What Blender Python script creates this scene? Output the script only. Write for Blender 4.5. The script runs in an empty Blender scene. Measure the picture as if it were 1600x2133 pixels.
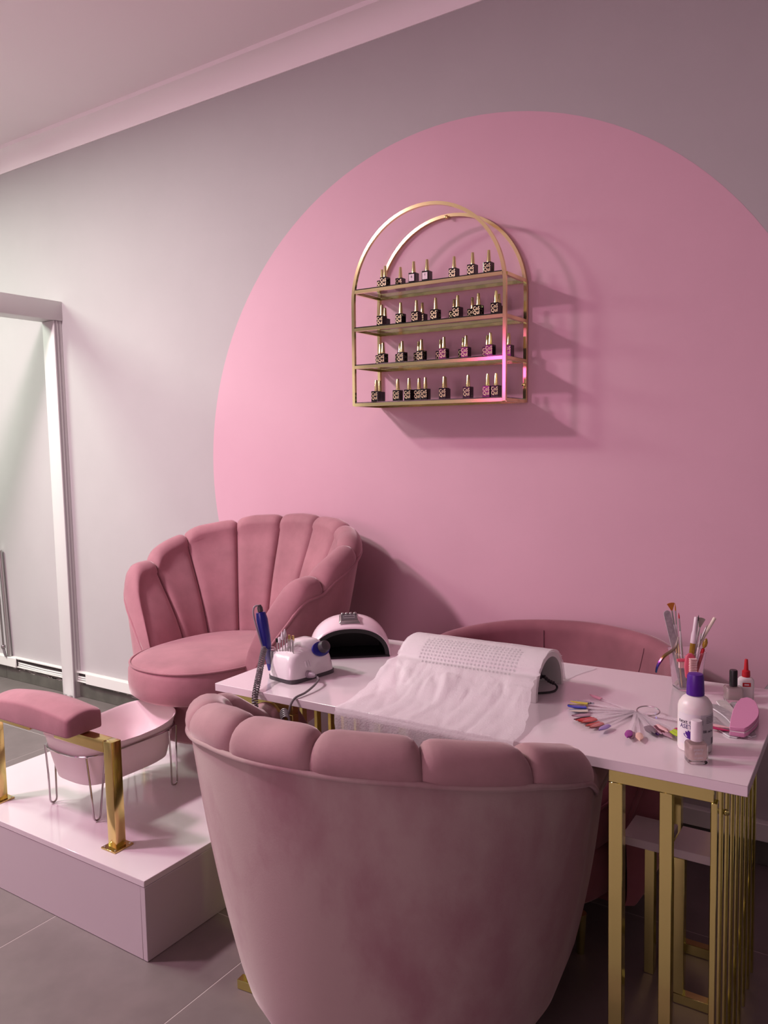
import bpy, bmesh, math, random
from mathutils import Matrix, Vector, noise
R_ = math.radians
PI = math.pi
random.seed(4)
S = bpy.context.scene
C = S.collection

# ------------------------------------------------------------------ camera
cd = bpy.data.cameras.new('camera'); cam = bpy.data.objects.new('camera', cd); C.objects.link(cam)
cd.sensor_fit = 'AUTO'; cd.sensor_width = 36.0
cd.lens = 1639.94 / 2133 * 36
cd.clip_start = 0.05; cd.clip_end = 60
_r = Vector((0.83748071, 0.54604101, -0.02157018))
_d = Vector((0.02746307, -0.08147756, -0.99629674))
_f = Vector((-0.54577636, 0.83378692, -0.08323185))
M = Matrix.Identity(4)
for i in range(3):
    M[i][0], M[i][1], M[i][2] = _r[i], -_d[i], -_f[i]
M.translation = Vector((0, -2.7552, 1.4))
cam.matrix_world = M
S.camera = cam

# ------------------------------------------------------------------ light and exposure
S.view_settings.view_transform = 'Standard'
S.view_settings.look = 'None'
S.view_settings.exposure = -0.10
S.view_settings.gamma = 1.0
S.view_settings.use_curve_mapping = False
S.cycles.max_bounces = 8
S.cycles.sample_clamp_indirect = 6.0
S.cycles.blur_glossy = 0.05
w = bpy.data.worlds.new('World'); S.world = w; w.use_nodes = True
w.node_tree.nodes['Background'].inputs[0].default_value = (0.9, 0.6, 0.7, 1)
w.node_tree.nodes['Background'].inputs[1].default_value = 0.0


def area(name, loc, target, size, power, col, size_y=None, shape='RECTANGLE', spread=180):
    l = bpy.data.lights.new(name, 'AREA'); o = bpy.data.objects.new(name, l); C.objects.link(o)
    l.shape = shape; l.size = size; l.size_y = size_y or size
    l.energy = power; l.color = col; l.spread = R_(spread)
    o.location = loc
    o.rotation_euler = (Vector(target) - Vector(loc)).to_track_quat('-Z', 'Y').to_euler()
    return o


# cool white ceiling panels: one over the next bay behind the portal, one left of the platform
area('white_lamp_next_bay', (-5.2, -1.7, 3.08), (-5.2, -1.7, 0), 1.2, 128, (0.82, 1.0, 0.81), 0.6)
area('white_lamp_ceiling', (-3.5, -1.9, 3.08), (-3.5, -1.9, 0), 0.30, 60, (0.91, 1.0, 0.87), 0.30)
# pink ceiling panel further forward, an added weak pink fill at the rear and a small magenta sign on the front wall
area('pink_lamp_ceiling', (-3.4, -2.55, 3.08), (-3.4, -2.55, 0), 0.26, 104, (1.0, 0.60, 0.78), 0.26)
area('pink_fill_rear', (-1.3, -5.3, 1.7), (-1.7, 0, 2.3), 2.0, 45, (1.0, 0.62, 0.76), 1.2)
area('magenta_sign_lamp', (-3.62, -5.5, 2.2), (-1.2, -0.1, 1.7), 0.27, 5.0, (1.0, 0.06, 0.55), 0.55)

# ------------------------------------------------------------------ helpers


class MB:
    def __init__(self):
        self.v = []; self.f = []

    def add(self, vs, fs, m=None):
        n = len(self.v)
        for p in vs:
            p = Vector(p)
            self.v.append(m @ p if m is not None else p)
        for q in fs:
            self.f.append([i + n for i in q])
        return self

    def box(self, x0, x1, y0, y1, z0, z1, m=None):
        vs = [(x0, y0, z0), (x1, y0, z0), (x1, y1, z0), (x0, y1, z0), (x0, y0, z1), (x1, y0, z1), (x1, y1, z1), (x0, y1, z1)]
        return self.add(vs, [(0, 3, 2, 1), (4, 5, 6, 7), (0, 1, 5, 4), (1, 2, 6, 5), (2, 3, 7, 6), (3, 0, 4, 7)], m)

    def grid(self, fn, nu, nv, cu=False, m=None, flip=False):
        vs = [fn(i, j) for i in range(nu) for j in range(nv)]
        fs = []
        for i in range(nu if cu else nu - 1):
            a = i; b = (i + 1) % nu
            for j in range(nv - 1):
                q = (a * nv + j, b * nv + j, b * nv + j + 1, a * nv + j + 1)
                fs.append(q[::-1] if flip else q)
        return self.add(vs, fs, m)

    def lathe(self, prof, n=24, m=None):
        vs = []; fs = []
        for r, z in prof:
            for k in range(n):
                t = 2 * PI * k / n
                vs.append((r * math.cos(t), r * math.sin(t), z))
        for j in range(len(prof) - 1):
            for k in range(n):
                k2 = (k + 1) % n
                fs.append((j * n + k, j * n + k2, (j + 1) * n + k2, (j + 1) * n + k))
        if prof[0][0] > 1e-5: fs.append(tuple(range(n))[::-1])
        if prof[-1][0] > 1e-5: fs.append(tuple((len(prof) - 1) * n + k for k in range(n)))
        return self.add(vs, fs, m)

    def loft(self, rings, m=None, cap=True):
        n = len(rings[0]); vs = [p for r in rings for p in r]; fs = []
        for j in range(len(rings) - 1):
            for k in range(n):
                k2 = (k + 1) % n
                fs.append((j * n + k, j * n + k2, (j + 1) * n + k2, (j + 1) * n + k))
        if cap:
            fs.append(tuple(range(n))[::-1]); fs.append(tuple((len(rings) - 1) * n + k for k in range(n)))
        return self.add(vs, fs, m)

    def tube(self, path, r, n=8, closed=False, m=None, square=False):
        P = [Vector(p) for p in path]; N = len(P)
        rs = r if isinstance(r, (list, tuple)) else [r] * N
        T = []
        for i in range(N):
            if closed:
                t = P[(i + 1) % N] - P[i - 1]
            else:
                t = P[min(i + 1, N - 1)] - P[max(i - 1, 0)]
            T.append(t.normalized())
        up = Vector((0, 0, 1)) if abs(T[0].z) < 0.9 else Vector((0, 1, 0))
        u = T[0].cross(up).normalized(); vs = []
        for i in range(N):
            u = (u - T[i] * u.dot(T[i])).normalized(); v = T[i].cross(u)
            for k in range(n):
                a = 2 * PI * k / n + (PI / 4 if square else 0)
                vs.append(P[i] + (u * math.cos(a) + v * math.sin(a)) * rs[i] * (1.41421 if square else 1))
        fs = []
        for i in range(N if closed else N - 1):
            i2 = (i + 1) % N
            for k in range(n):
                k2 = (k + 1) % n
                fs.append((i * n + k, i * n + k2, i2 * n + k2, i2 * n + k))
        if not closed:
            fs.append(tuple(range(n))[::-1]); fs.append(tuple((N - 1) * n + k for k in range(n)))
        return self.add(vs, fs, m)

    def prism(self, poly, z0, z1, m=None):
        n = len(poly)
        vs = [(p[0], p[1], z0) for p in poly] + [(p[0], p[1], z1) for p in poly]
        fs = [tuple(range(n))[::-1], tuple(range(n, 2 * n))]
        for k in range(n):
            k2 = (k + 1) % n; fs.append((k, k2, n + k2, n + k))
        return self.add(vs, fs, m)

    def mesh(self, name, material, bevel=0, smooth=40, seg=2, subsurf=0):
        me = bpy.data.meshes.new(name)
        me.from_pydata([tuple(p) for p in self.v], [], self.f); me.update()
        bm = bmesh.new(); bm.from_mesh(me)
        bmesh.ops.recalc_face_normals(bm, faces=bm.faces)
        if bevel:
            es = [e for e in bm.edges if len(e.link_faces) == 2 and e.calc_face_angle(0) > R_(35)]
            bmesh.ops.bevel(bm, geom=es, offset=bevel, segments=seg, profile=0.5, affect='EDGES', clamp_overlap=True)
        bm.to_mesh(me); bm.free()
        if material: me.materials.append(material)
        if smooth:
            me.polygons.foreach_set('use_smooth', [True] * len(me.polygons))
            me.set_sharp_from_angle(angle=R_(smooth))
        return me

    def build(self, name, material, parent=None, bevel=0, smooth=40, seg=2, **kw):
        o = bpy.data.objects.new(name, self.mesh(name, material, bevel, smooth, seg)); C.objects.link(o)
        if parent: o.parent = parent
        for k, v in kw.items(): o[k] = v
        return o


def tag(o, label, cat, group=None):
    o['label'] = label; o['category'] = cat
    if group: o['group'] = group
    return o


def thing(name, label, cat, loc=(0, 0, 0), rz=0, group=None, rot=None):
    o = bpy.data.objects.new(name, None); C.objects.link(o)
    o.empty_display_size = 0.05
    o.location = loc; o.rotation_euler = rot if rot else (0, 0, rz)
    return tag(o, label, cat, group)


def structure(o):
    o['kind'] = 'structure'; return o


def copy_tree(o, parent=None):
    c = o.copy(); C.objects.link(c)
    if parent: c.parent = parent
    for ch in list(o.children): copy_tree(ch, c)
    return c


def super_ring(a, b, n, z, k, cx=0, cy=0):
    out = []
    for i in range(k):
        t = 2 * PI * i / k
        c, s = math.cos(t), math.sin(t)
        out.append((cx + a * math.copysign(abs(c) ** (2 / n), c), cy + b * math.copysign(abs(s) ** (2 / n), s), z))
    return out


def smoothstep(x):
    x = max(0, min(1, x)); return x * x * (3 - 2 * x)


def lerp_tab(tab, x):
    for (a, va), (b, vb) in zip(tab, tab[1:]):
        if x <= b:
            t = (x - a) / (b - a) if b > a else 0
            return va + (vb - va) * t
    return tab[-1][1]


def spline(pts, k=8):
    P = [Vector(p) for p in pts]; out = []
    for i in range(len(P) - 1):
        p0 = P[i - 1] if i else P[0]; p1 = P[i]; p2 = P[i + 1]; p3 = P[min(i + 2, len(P) - 1)]
        for j in range(k):
            t = j / k
            out.append(0.5 * ((2 * p1) + (p2 - p0) * t + (2 * p0 - 5 * p1 + 4 * p2 - p3) * t * t + (3 * p1 - p0 - 3 * p2 + p3) * t ** 3))
    out.append(P[-1]); return out


# ------------------------------------------------------------------ materials


def mat(name, col, rough=0.5, metal=0, coat=0, sheen=0, trans=0, ior=1.45, noise_amt=0, noise_scale=8, bump=0, bump_scale=200,
        alpha=1, emit=None, sss=0, stretch=None, spec=0.5, detail=3, second=None):
    m = bpy.data.materials.new(name); m.use_nodes = True
    nt = m.node_tree; b = nt.nodes['Principled BSDF']
    b.inputs['Base Color'].default_value = (*col, 1); b.inputs['Roughness'].default_value = rough
    b.inputs['Metallic'].default_value = metal; b.inputs['Coat Weight'].default_value = coat
    b.inputs['Coat Roughness'].default_value = 0.06
    b.inputs['Sheen Weight'].default_value = sheen; b.inputs['Sheen Roughness'].default_value = 0.35
    b.inputs['Sheen Tint'].default_value = (1.0, 0.85, 0.88, 1)
    b.inputs['Transmission Weight'].default_value = trans; b.inputs['IOR'].default_value = ior
    b.inputs['Alpha'].default_value = alpha
    b.inputs['Specular IOR Level'].default_value = spec
    if sss:
        b.inputs['Subsurface Weight'].default_value = sss; b.inputs['Subsurface Scale'].default_value = 0.01
    tc = nt.nodes.new('ShaderNodeTexCoord'); mp = nt.nodes.new('ShaderNodeMapping')
    nt.links.new(tc.outputs['Object'], mp.inputs[0])
    if stretch: mp.inputs['Scale'].default_value = stretch
    if noise_amt:
        n = nt.nodes.new('ShaderNodeTexNoise'); n.inputs['Scale'].default_value = noise_scale
        n.inputs['Detail'].default_value = detail; n.inputs['Roughness'].default_value = 0.6
        nt.links.new(mp.outputs[0], n.inputs['Vector'])
        rp = nt.nodes.new('ShaderNodeValToRGB')
        rp.color_ramp.elements[0].position = 0.35 if not second else 0.41; rp.color_ramp.elements[1].position = 0.68 if not second else 0.57
        c2 = second or tuple(c * (1 - noise_amt) for c in col)
        rp.color_ramp.elements[0].color = (*c2, 1); rp.color_ramp.elements[1].color = (*col, 1)
        nt.links.new(n.outputs['Fac'], rp.inputs[0]); nt.links.new(rp.outputs[0], b.inputs['Base Color'])
    if bump:
        n2 = nt.nodes.new('ShaderNodeTexNoise'); n2.inputs['Scale'].default_value = bump_scale; n2.inputs['Detail'].default_value = 2
        nt.links.new(tc.outputs['Object'], n2.inputs['Vector'])
        bp = nt.nodes.new('ShaderNodeBump'); bp.inputs['Strength'].default_value = bump; bp.inputs['Distance'].default_value = 0.002
        nt.links.new(n2.outputs['Fac'], bp.inputs['Height']); nt.links.new(bp.outputs[0], b.inputs['Normal'])
    return m


WALL = mat('wall_paint', (0.445, 0.412, 0.425), 0.75, noise_amt=0.03, noise_scale=3, bump=0.08, bump_scale=350)
PINK = mat('pink_wall_paint', (0.655, 0.385, 0.475), 0.7, noise_amt=0.03, noise_scale=3, bump=0.08, bump_scale=350)
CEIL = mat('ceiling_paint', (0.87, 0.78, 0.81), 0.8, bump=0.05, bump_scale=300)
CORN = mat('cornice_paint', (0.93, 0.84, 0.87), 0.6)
TILE = mat('floor_tile', (0.16, 0.132, 0.13), 0.42, noise_amt=0.16, noise_scale=7, bump=0.04, bump_scale=120)
GROUT = mat('grout', (0.40, 0.36, 0.345), 0.9)
SKIRT = mat('skirting_tile', (0.12, 0.115, 0.10), 0.35, noise_amt=0.3, noise_scale=9)
PLASTER = mat('plaster_smear', (0.42, 0.40, 0.36), 0.9, noise_amt=0.5, noise_scale=30)
WPLAST = mat('white_plastic', (0.74, 0.73, 0.71), 0.4)
FRAME = mat('portal_paint', (0.62, 0.60, 0.60), 0.45, bump=0.03, bump_scale=80)
FRAMEG = mat('portal_groove_grey', (0.33, 0.29, 0.31), 0.5)
STEEL = mat('brushed_steel', (0.55, 0.54, 0.53), 0.3, 1)
CHROME = mat('chrome_wire', (0.50, 0.46, 0.47), 0.16, 1)
GOLD = mat('polished_gold', (0.72, 0.70, 0.24), 0.13, 1)
GOLDD = mat('gold_shelf_tube', (0.84, 0.77, 0.38), 0.13, 1)
BRASS = mat('brass_post', (0.76, 0.60, 0.24), 0.16, 1, noise_amt=0.1, noise_scale=14)
LAMI = mat('white_gloss_laminate', (0.74, 0.66, 0.69), 0.16, coat=0.5)
LAMIM = mat('white_satin_laminate', (0.62, 0.57, 0.59), 0.38)
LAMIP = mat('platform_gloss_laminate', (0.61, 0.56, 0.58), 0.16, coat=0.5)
LAMIQ = mat('platform_laminate_shaded', (0.47, 0.42, 0.44), 0.38)  # same white as the top, darkened for the weaker light on the sides
SEAMD = mat('dark_seam', (0.05, 0.04, 0.04), 0.8)
VELV = mat('rose_velvet', (0.42, 0.19, 0.225), 0.82, sheen=0.55, noise_amt=0.26, noise_scale=5.5, bump=0.10, bump_scale=260, detail=5)
VELVB = mat('rose_velvet_brushed', (0.385, 0.29, 0.275), 0.82, sheen=0.35, noise_amt=0.5, noise_scale=2.6, second=(0.30, 0.17, 0.185), bump=0.10, bump_scale=260, stretch=(1.3, 1, 0.7), detail=9)
VELVC = mat('rose_velvet_pale', (0.42, 0.25, 0.26), 0.82, sheen=0.5, noise_amt=0.22, noise_scale=6, bump=0.10, bump_scale=260, detail=5)
VELVD = mat('dusky_velvet', (0.33, 0.12, 0.155), 0.85, sheen=0.4, noise_amt=0.3, noise_scale=5, bump=0.08, bump_scale=260)
SMOKE = mat('smoked_glass', (0.50, 0.50, 0.50), 0.03, trans=0.96, ior=1.35)
BBLACK = mat('black_lacquer', (0.008, 0.006, 0.007), 0.12, coat=0.3)
LGOLD = mat('gold_print', (0.72, 0.58, 0.36), 0.4, 0.4)
LPINK = mat('pale_pink_label', (0.80, 0.62, 0.70), 0.5)
BLACKP = mat('black_plastic', (0.012, 0.011, 0.012), 0.35)
BLACKM = mat('black_void_plastic', (0.004, 0.004, 0.004), 0.5)
PEARL = mat('pearl_white_plastic', (0.74, 0.70, 0.72), 0.2, coat=0.6)
LAMPW = mat('lamp_pink_white', (0.82, 0.66, 0.72), 0.3, coat=0.3)
NAVY = mat('navy_blue_plastic', (0.012, 0.012, 0.20), 0.3, coat=0.2)
GREYC = mat('grey_cable', (0.16, 0.14, 0.15), 0.4)
GREYP = mat('grey_plastic', (0.26, 0.22, 0.25), 0.4)
DGREY = mat('dark_grey_plastic', (0.06, 0.055, 0.06), 0.35)
FROST = mat('clear_tip_plastic', (0.86, 0.78, 0.83), 0.15, alpha=0.30)
CLEAR = mat('clear_plastic', (0.97, 0.95, 0.98), 0.05, trans=0.95, ior=1.3)
GLASS = mat('clear_glass', (1, 0.98, 0.98), 0.02, trans=1, ior=1.4)
MILK = mat('milky_plastic', (0.76, 0.72, 0.71), 0.35, sss=0.3)
PURP = mat('purple_cap', (0.075, 0.012, 0.25), 0.35)
LABELG = mat('grey_label', (0.54, 0.53, 0.56), 0.5)
LABELW = mat('white_label', (0.72, 0.69, 0.72), 0.5)
INK = mat('dark_ink', (0.03, 0.02, 0.05), 0.6)
INKP = mat('purple_ink', (0.06, 0.03, 0.16), 0.6)
RED = mat('red_plastic', (0.48, 0.012, 0.02), 0.4)
PINKF = mat('pink_foam', (0.72, 0.30, 0.50), 0.8, bump=0.3, bump_scale=900)
PINKC = mat('pink_clear_plastic', (0.85, 0.16, 0.24), 0.25, trans=0.35)
FILEG = mat('grey_file_grit', (0.44, 0.40, 0.42), 0.9, noise_amt=0.3, noise_scale=90)
FILEW = mat('pale_file_grit', (0.60, 0.55, 0.54), 0.9, noise_amt=0.2, noise_scale=60)
WOOD = mat('orange_stick_wood', (0.62, 0.44, 0.26), 0.6)
CREAM = mat('cream_handle', (0.80, 0.72, 0.60), 0.4)
WHITEH = mat('white_handle', (0.74, 0.66, 0.70), 0.3)
BRIST = mat('orange_bristle', (0.50, 0.17, 0.02), 0.7)
BRISTG = mat('grey_bristle', (0.44, 0.40, 0.34), 0.7)
PINKB = mat('pale_pink_bristle', (0.86, 0.62, 0.60), 0.6)
TUBW = mat('pink_white_tub', (0.80, 0.66, 0.69), 0.45)
AMBER = mat('amber_liquid', (0.45, 0.28, 0.03), 0.2, trans=0.4)
NUDE = mat('nude_polish', (0.74, 0.60, 0.56), 0.2, coat=0.5)
MILKP = mat('milky_polish', (0.68, 0.62, 0.58), 0.2, coat=0.5)


def rainbow_mat():
    m = mat('iridescent_steel', (0.3, 0.2, 0.3), 0.2, 0.9); nt = m.node_tree; b = nt.nodes['Principled BSDF']
    tc = nt.nodes.new('ShaderNodeTexCoord'); sp = nt.nodes.new('ShaderNodeSeparateXYZ'); rp = nt.nodes.new('ShaderNodeValToRGB')
    mr = nt.nodes.new('ShaderNodeMapRange'); mr.inputs[1].default_value = -0.012; mr.inputs[2].default_value = 0.062
    nt.links.new(tc.outputs['Object'], sp.inputs[0]); nt.links.new(sp.outputs['Z'], mr.inputs[0]); nt.links.new(mr.outputs[0], rp.inputs[0])
    e = rp.color_ramp.elements; e[0].position = 0; e[0].color = (0.02, 0.16, 0.24, 1); e[1].position = 1; e[1].color = (0.55, 0.5, 0.45, 1)
    for p, c in ((0.28, (0.10, 0.06, 0.42, 1)), (0.42, (0.22, 0.05, 0.22, 1)), (0.6, (0.28, 0.17, 0.03, 1))):
        x = e.new(p); x.color = c
    nt.links.new(rp.outputs[0], b.inputs['Base Color']); return m


RAINB = rainbow_mat()


def towel_mat():
    m = mat('nonwoven_towel', (0.92, 0.87, 0.90), 0.9); nt = m.node_tree; b = nt.nodes['Principled BSDF']
    tc = nt.nodes.new('ShaderNodeTexCoord'); vo = nt.nodes.new('ShaderNodeTexVoronoi'); vo.inputs['Scale'].default_value = 230
    bp = nt.nodes.new('ShaderNodeBump'); bp.inputs['Strength'].default_value = 0.35; bp.inputs['Distance'].default_value = 0.0015
    nt.links.new(tc.outputs['Object'], vo.inputs['Vector']); nt.links.new(vo.outputs['Distance'], bp.inputs['Height']); nt.links.new(bp.outputs[0], b.inputs['Normal'])
    tr = nt.nodes.new('ShaderNodeBsdfTransparent'); mx = nt.nodes.new('ShaderNodeMixShader'); mx.inputs[0].default_value = 0.36
    out = nt.nodes['Material Output']
    tl = nt.nodes.new('ShaderNodeBsdfTranslucent'); tl.inputs[0].default_value = (0.8, 0.72, 0.76, 1)
    m2 = nt.nodes.new('ShaderNodeMixShader'); m2.inputs[0].default_value = 0.3
    nt.links.new(b.outputs[0], m2.inputs[1]); nt.links.new(tl.outputs[0], m2.inputs[2])
    nt.links.new(m2.outputs[0], mx.inputs[1]); nt.links.new(tr.outputs[0], mx.inputs[2]); nt.links.new(mx.outputs[0], out.inputs[0])
    return m


TOWEL = towel_mat()
_text = {}


def text_mesh(txt, size, material, ext=0.0002, off=0.0):
    key = (txt, size, material.name)
    if key in _text: return _text[key]
    cu = bpy.data.curves.new('lettering', 'FONT'); cu.body = txt; cu.size = size; cu.extrude = ext; cu.offset = off
    cu.align_x = 'CENTER'; cu.align_y = 'CENTER'; cu.resolution_u = 2; cu.space_line = 0.8
    o = bpy.data.objects.new('lettering', cu); C.objects.link(o)
    bpy.context.view_layer.update()
    me = bpy.data.meshes.new_from_object(o.evaluated_get(bpy.context.evaluated_depsgraph_get()))
    bpy.data.objects.remove(o); me.name = 'lettering'
    me.materials.clear(); me.materials.append(material)
    _text[key] = me; return me


def put(me, name, parent, loc, rot=(PI / 2, 0, 0), scale=(1, 1, 1)):
    o = bpy.data.objects.new(name, me); C.objects.link(o); o.parent = parent
    o.location = loc; o.rotation_euler = rot; o.scale = scale; return o


# ------------------------------------------------------------------ room shell
XL, XR, YF, ZC = -7.0, 2.3, -5.6, 3.12
wall = structure(MB().box(XL, XR, 0, 0.12, -0.02, ZC).build('wall_back', WALL, smooth=0))
structure(MB().box(XL - 0.12, XL, YF, 0.12, -0.02, ZC).build('wall_left', WALL, smooth=0))
structure(MB().box(XR, XR + 0.12, YF, 0.12, -0.02, ZC).build('wall_right', WALL, smooth=0))
structure(MB().box(XL, XR, YF - 0.12, YF, -0.02, ZC).build('wall_front', WALL, smooth=0))
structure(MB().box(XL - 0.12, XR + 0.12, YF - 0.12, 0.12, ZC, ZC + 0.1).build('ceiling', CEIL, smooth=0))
floor = structure(MB().box(XL - 0.12, XR + 0.12, YF - 0.12, 0.12, -0.12, -0.0006).build('floor', GROUT, smooth=0))
# big painted disc of the wall, a coat of paint thick
disc = [(-1.463 + 1.325 * math.cos(2 * PI * k / 128), 1.325 * math.sin(2 * PI * k / 128) + 1.30) for k in range(128)]
pc = MB().prism([(x, z) for x, z in disc], 0, 0.0006, Matrix.Rotation(PI / 2, 4, 'X')).build('painted_circle', PINK, wall, smooth=0, label='large pink painted circle on the grey wall')
# floor tiles
pitch = 0.636
tm = MB().box(-pitch / 2 + 0.0014, pitch / 2 - 0.0014, -pitch / 2 + 0.0014, pitch / 2 - 0.0014, -0.01, 0).mesh('tile', TILE, bevel=0.0005, seg=1, smooth=0)
ix = 0
for i in range(15):
    for j in range(9):
        cx = -1.471 - pitch / 2 + pitch * (i - 8); cy = -0.5 + pitch / 2 - pitch * j
        x0, x1 = max(cx - pitch / 2, XL), min(cx + pitch / 2, XR); y0, y1 = max(cy - pitch / 2, YF), min(cy + pitch / 2, 0)
        if x1 - x0 < 0.02 or y1 - y0 < 0.02: continue
        if (x1 - x0) > pitch - 0.01 and (y1 - y0) > pitch - 0.01:
            o = bpy.data.objects.new('tile', tm); C.objects.link(o); o.parent = floor; o.location = (cx, cy, 0)
        else:
            MB().box(x0 + 0.0014, x1 - 0.0014, y0 + 0.0014, y1 - 0.0014, -0.01, 0).build('tile', TILE, floor, bevel=0.0005, seg=1, smooth=0)
# cove cornice
prof = [(0.0, 3.018), (-0.006, 3.018)]
for k in range(9):
    a = PI / 2 * k / 8
    prof.append((-0.006 - 0.075 * (1 - math.cos(a)), 3.022 + 0.078 * math.sin(a)))
prof += [(-0.094, 3.10), (-0.094, ZC), (0, ZC)]
mc = Matrix(((0, 0, 1, 0), (1, 0, 0, 0), (0, 1, 0, 0), (0, 0, 0, 1)))
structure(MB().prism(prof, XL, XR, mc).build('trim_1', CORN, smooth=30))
# dark skirting tiles along the wall
base = structure(MB().box(XL, XR, -0.004, 0, 0, 0.084).build('baseboard_back', GROUT, smooth=0))
for i in range(-9, 6):
    x0 = -1.471 + pitch * i
    MB().box(max(XL, x0 + 0.001), min(XR, x0 + pitch - 0.001), -0.011, -0.0035, 0.001, 0.083).build('tile', SKIRT, base, bevel=0.001, seg=1, smooth=0)
sm = MB()
for k in range(26):
    x = random.uniform(-4.6, -3.35); z = 0.083 - random.random() ** 2 * 0.02
    l = random.uniform(0.03, 0.11); h = random.uniform(0.004, 0.012)
    poly = [(x + l * t / 5, z - h * random.random()) for t in range(6)] + [(x + l * t / 5, z + 0.001) for t in range(5, -1, -1)]
    sm.prism(poly, 0.0112, 0.0122, Matrix.Rotation(PI / 2, 4, 'X'))
sm.build('plaster_smear', PLASTER, base, smooth=0, kind='stuff')
# cable trunking: open channel with covers clipped on
tr = structure(MB().box(XL, XR, -0.006, 0, 0.092, 0.15).box(XL, XR, -0.026, -0.005, 0.144, 0.15).box(XL, XR, -0.026, -0.005, 0.092, 0.097).build('trim_2', WPLAST, smooth=0))
for x0, x1 in ((-7.0, -4.51), (-3.83, XR)):
    MB().box(x0, x1, -0.034, -0.0262, 0.091, 0.1505).build('trunking_cover', WPLAST, tr, bevel=0.002, seg=1)
for dz in (0.106, 0.118):
    MB().tube([(-4.51, -0.014, dz), (-4.25, -0.017, dz - 0.004), (-3.83, -0.014, dz)], 0.0045, 6).build('cable', WPLAST, tr)
MB().box(-4.51, -3.83, -0.012, -0.007, 0.120, 0.143).build('gap_shade_strip', SEAMD, tr, smooth=0)  # dark strip coloured in as the shade inside the open channel
# portal frame of the opening to the next bay
d = structure(thing('door_1', '', '')); del d['label']; del d['category']
p = MB().box(-4.02, -3.917, -0.052, -0.0005, 0.0, 2.13).build('post', FRAME, d, bevel=0.002)
MB().box(-3.9175, -3.9155, -0.047, -0.036, 0.0, 2.13).box(-3.9175, -3.9155, -0.026, -0.018, 0.16, 2.13).build('groove', FRAMEG, p, smooth=0)
MB().box(-4.03, -3.907, -3.2, 0, 2.131, 2.236).build('lintel', FRAME, d, bevel=0.002)
MB().box(-4.02, -3.917, -3.2, -3.1, 0, 2.13).build('post', FRAME, d, bevel=0.002)
MB().box(-4.01, -3.985, -3.1, -0.054, 0.0, 0.012).box(-3.955, -3.93, -3.1, -0.054, 0.0, 0.012).box(-3.985, -3.955, -3.1, -0.054, 0.0, 0.004).build('threshold_track', STEEL, d, smooth=0)

# ------------------------------------------------------------------ conduit beyond the portal
t = thing('metal_conduit', 'grey metal conduit rod standing on the white cable trunking at far left', 'conduit', (-4.61, -0.02, 0.151))
MB().tube([(0.018, 0, 0), (0.0, 0, 0.33), (-0.018, 0, 0.66)], 0.013, 10).build('rod', STEEL, t)
MB().tube([(-0.014, -0.018, 0.07), (-0.028, -0.018, 0.40), (-0.03, -0.012, 0.64)], 0.006, 8).build('thin_rod', CHROME, t)
MB().lathe([(0.010, 0), (0.013, 0.004), (0.013, 0.018), (0.010, 0.022)], 12, Matrix.Translation((-0.012, -0.02, 0.05))).build('clip', CHROME, t)
MB().tube([(-0.012, -0.02, 0.05), (0.0, -0.02, 0.02), (0.006, -0.016, 0.0)], 0.008, 8).build('cable', GREYC, t)

# ------------------------------------------------------------------ pedicure platform
px0, px1, py0, H = -2.765, -1.69, -1.407, 0.233
pl = thing('pedicure_platform', 'low white laminate platform box along the wall carrying the foot basin', 'platform', (0, 0, 0))
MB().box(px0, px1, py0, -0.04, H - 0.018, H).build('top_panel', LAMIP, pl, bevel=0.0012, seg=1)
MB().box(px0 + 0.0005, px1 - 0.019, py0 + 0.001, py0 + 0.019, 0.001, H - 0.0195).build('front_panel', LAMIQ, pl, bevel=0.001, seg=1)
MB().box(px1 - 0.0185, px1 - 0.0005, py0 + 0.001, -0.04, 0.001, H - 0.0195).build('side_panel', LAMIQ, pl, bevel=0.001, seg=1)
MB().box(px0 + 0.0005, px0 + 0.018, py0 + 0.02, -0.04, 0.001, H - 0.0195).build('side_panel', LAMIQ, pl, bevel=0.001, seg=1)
MB().box(px0 + 0.01, px1 - 0.01, py0 + 0.01, -0.05, 0.0, H - 0.019).build('core', SEAMD, pl, smooth=0)

# ------------------------------------------------------------------ footrest
fr = thing('footrest', 'velvet footrest cushion carried on two gold posts of the platform', 'footrest', (0, 0, H))


def cushion():
    rings = []
    yc, hw = -1.325, 0.0625
    ss = [0, 0.006, 0.018, 0.04] + [0.04 + 0.92 * k / 14 for k in range(1, 14)] + [0.96, 0.982, 0.994, 1]
    for s in ss:
        x = -2.434 + 0.410 * s
        e = min(1, min(s, 1 - s) / 0.04); ins = 0.011 * (1 - math.sqrt(max(0, 1 - (1 - e) ** 2)))
        top = 0.066 + 0.022 * math.sin(PI * min(1, max(0, (0.06 + 0.88 * s))))
        h2 = hw - ins; r = 0.012; pr = []
        for (cy_, cz_, a0) in ((1, 0, -90), (1, 1, 0), (-1, 1, 90), (-1, 0, 180)):
            rr = r if cz_ else 0.006
            tz_ = (top * 0.86 - ins if cz_ else ins * 0.6)
            for k in range(4):
                a = R_(a0 + 30 * k)
                pr.append((x, yc + cy_ * (h2 - rr) + rr * math.cos(a), 0.3262 + tz_ + (-rr if cz_ else rr) + rr * math.sin(a)))
            if cz_ and cy_ == 1:
                for k in range(1, 8):
                    q = 1 - 2 * k / 8
                    pr.append((x, yc + q * (h2 - rr), 0.3262 + tz_ + top * 0.14 * (1 - q * q) * (1 if ins < 0.009 else 0.6)))
        rings.append(pr)
    return MB().loft(rings)


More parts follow.
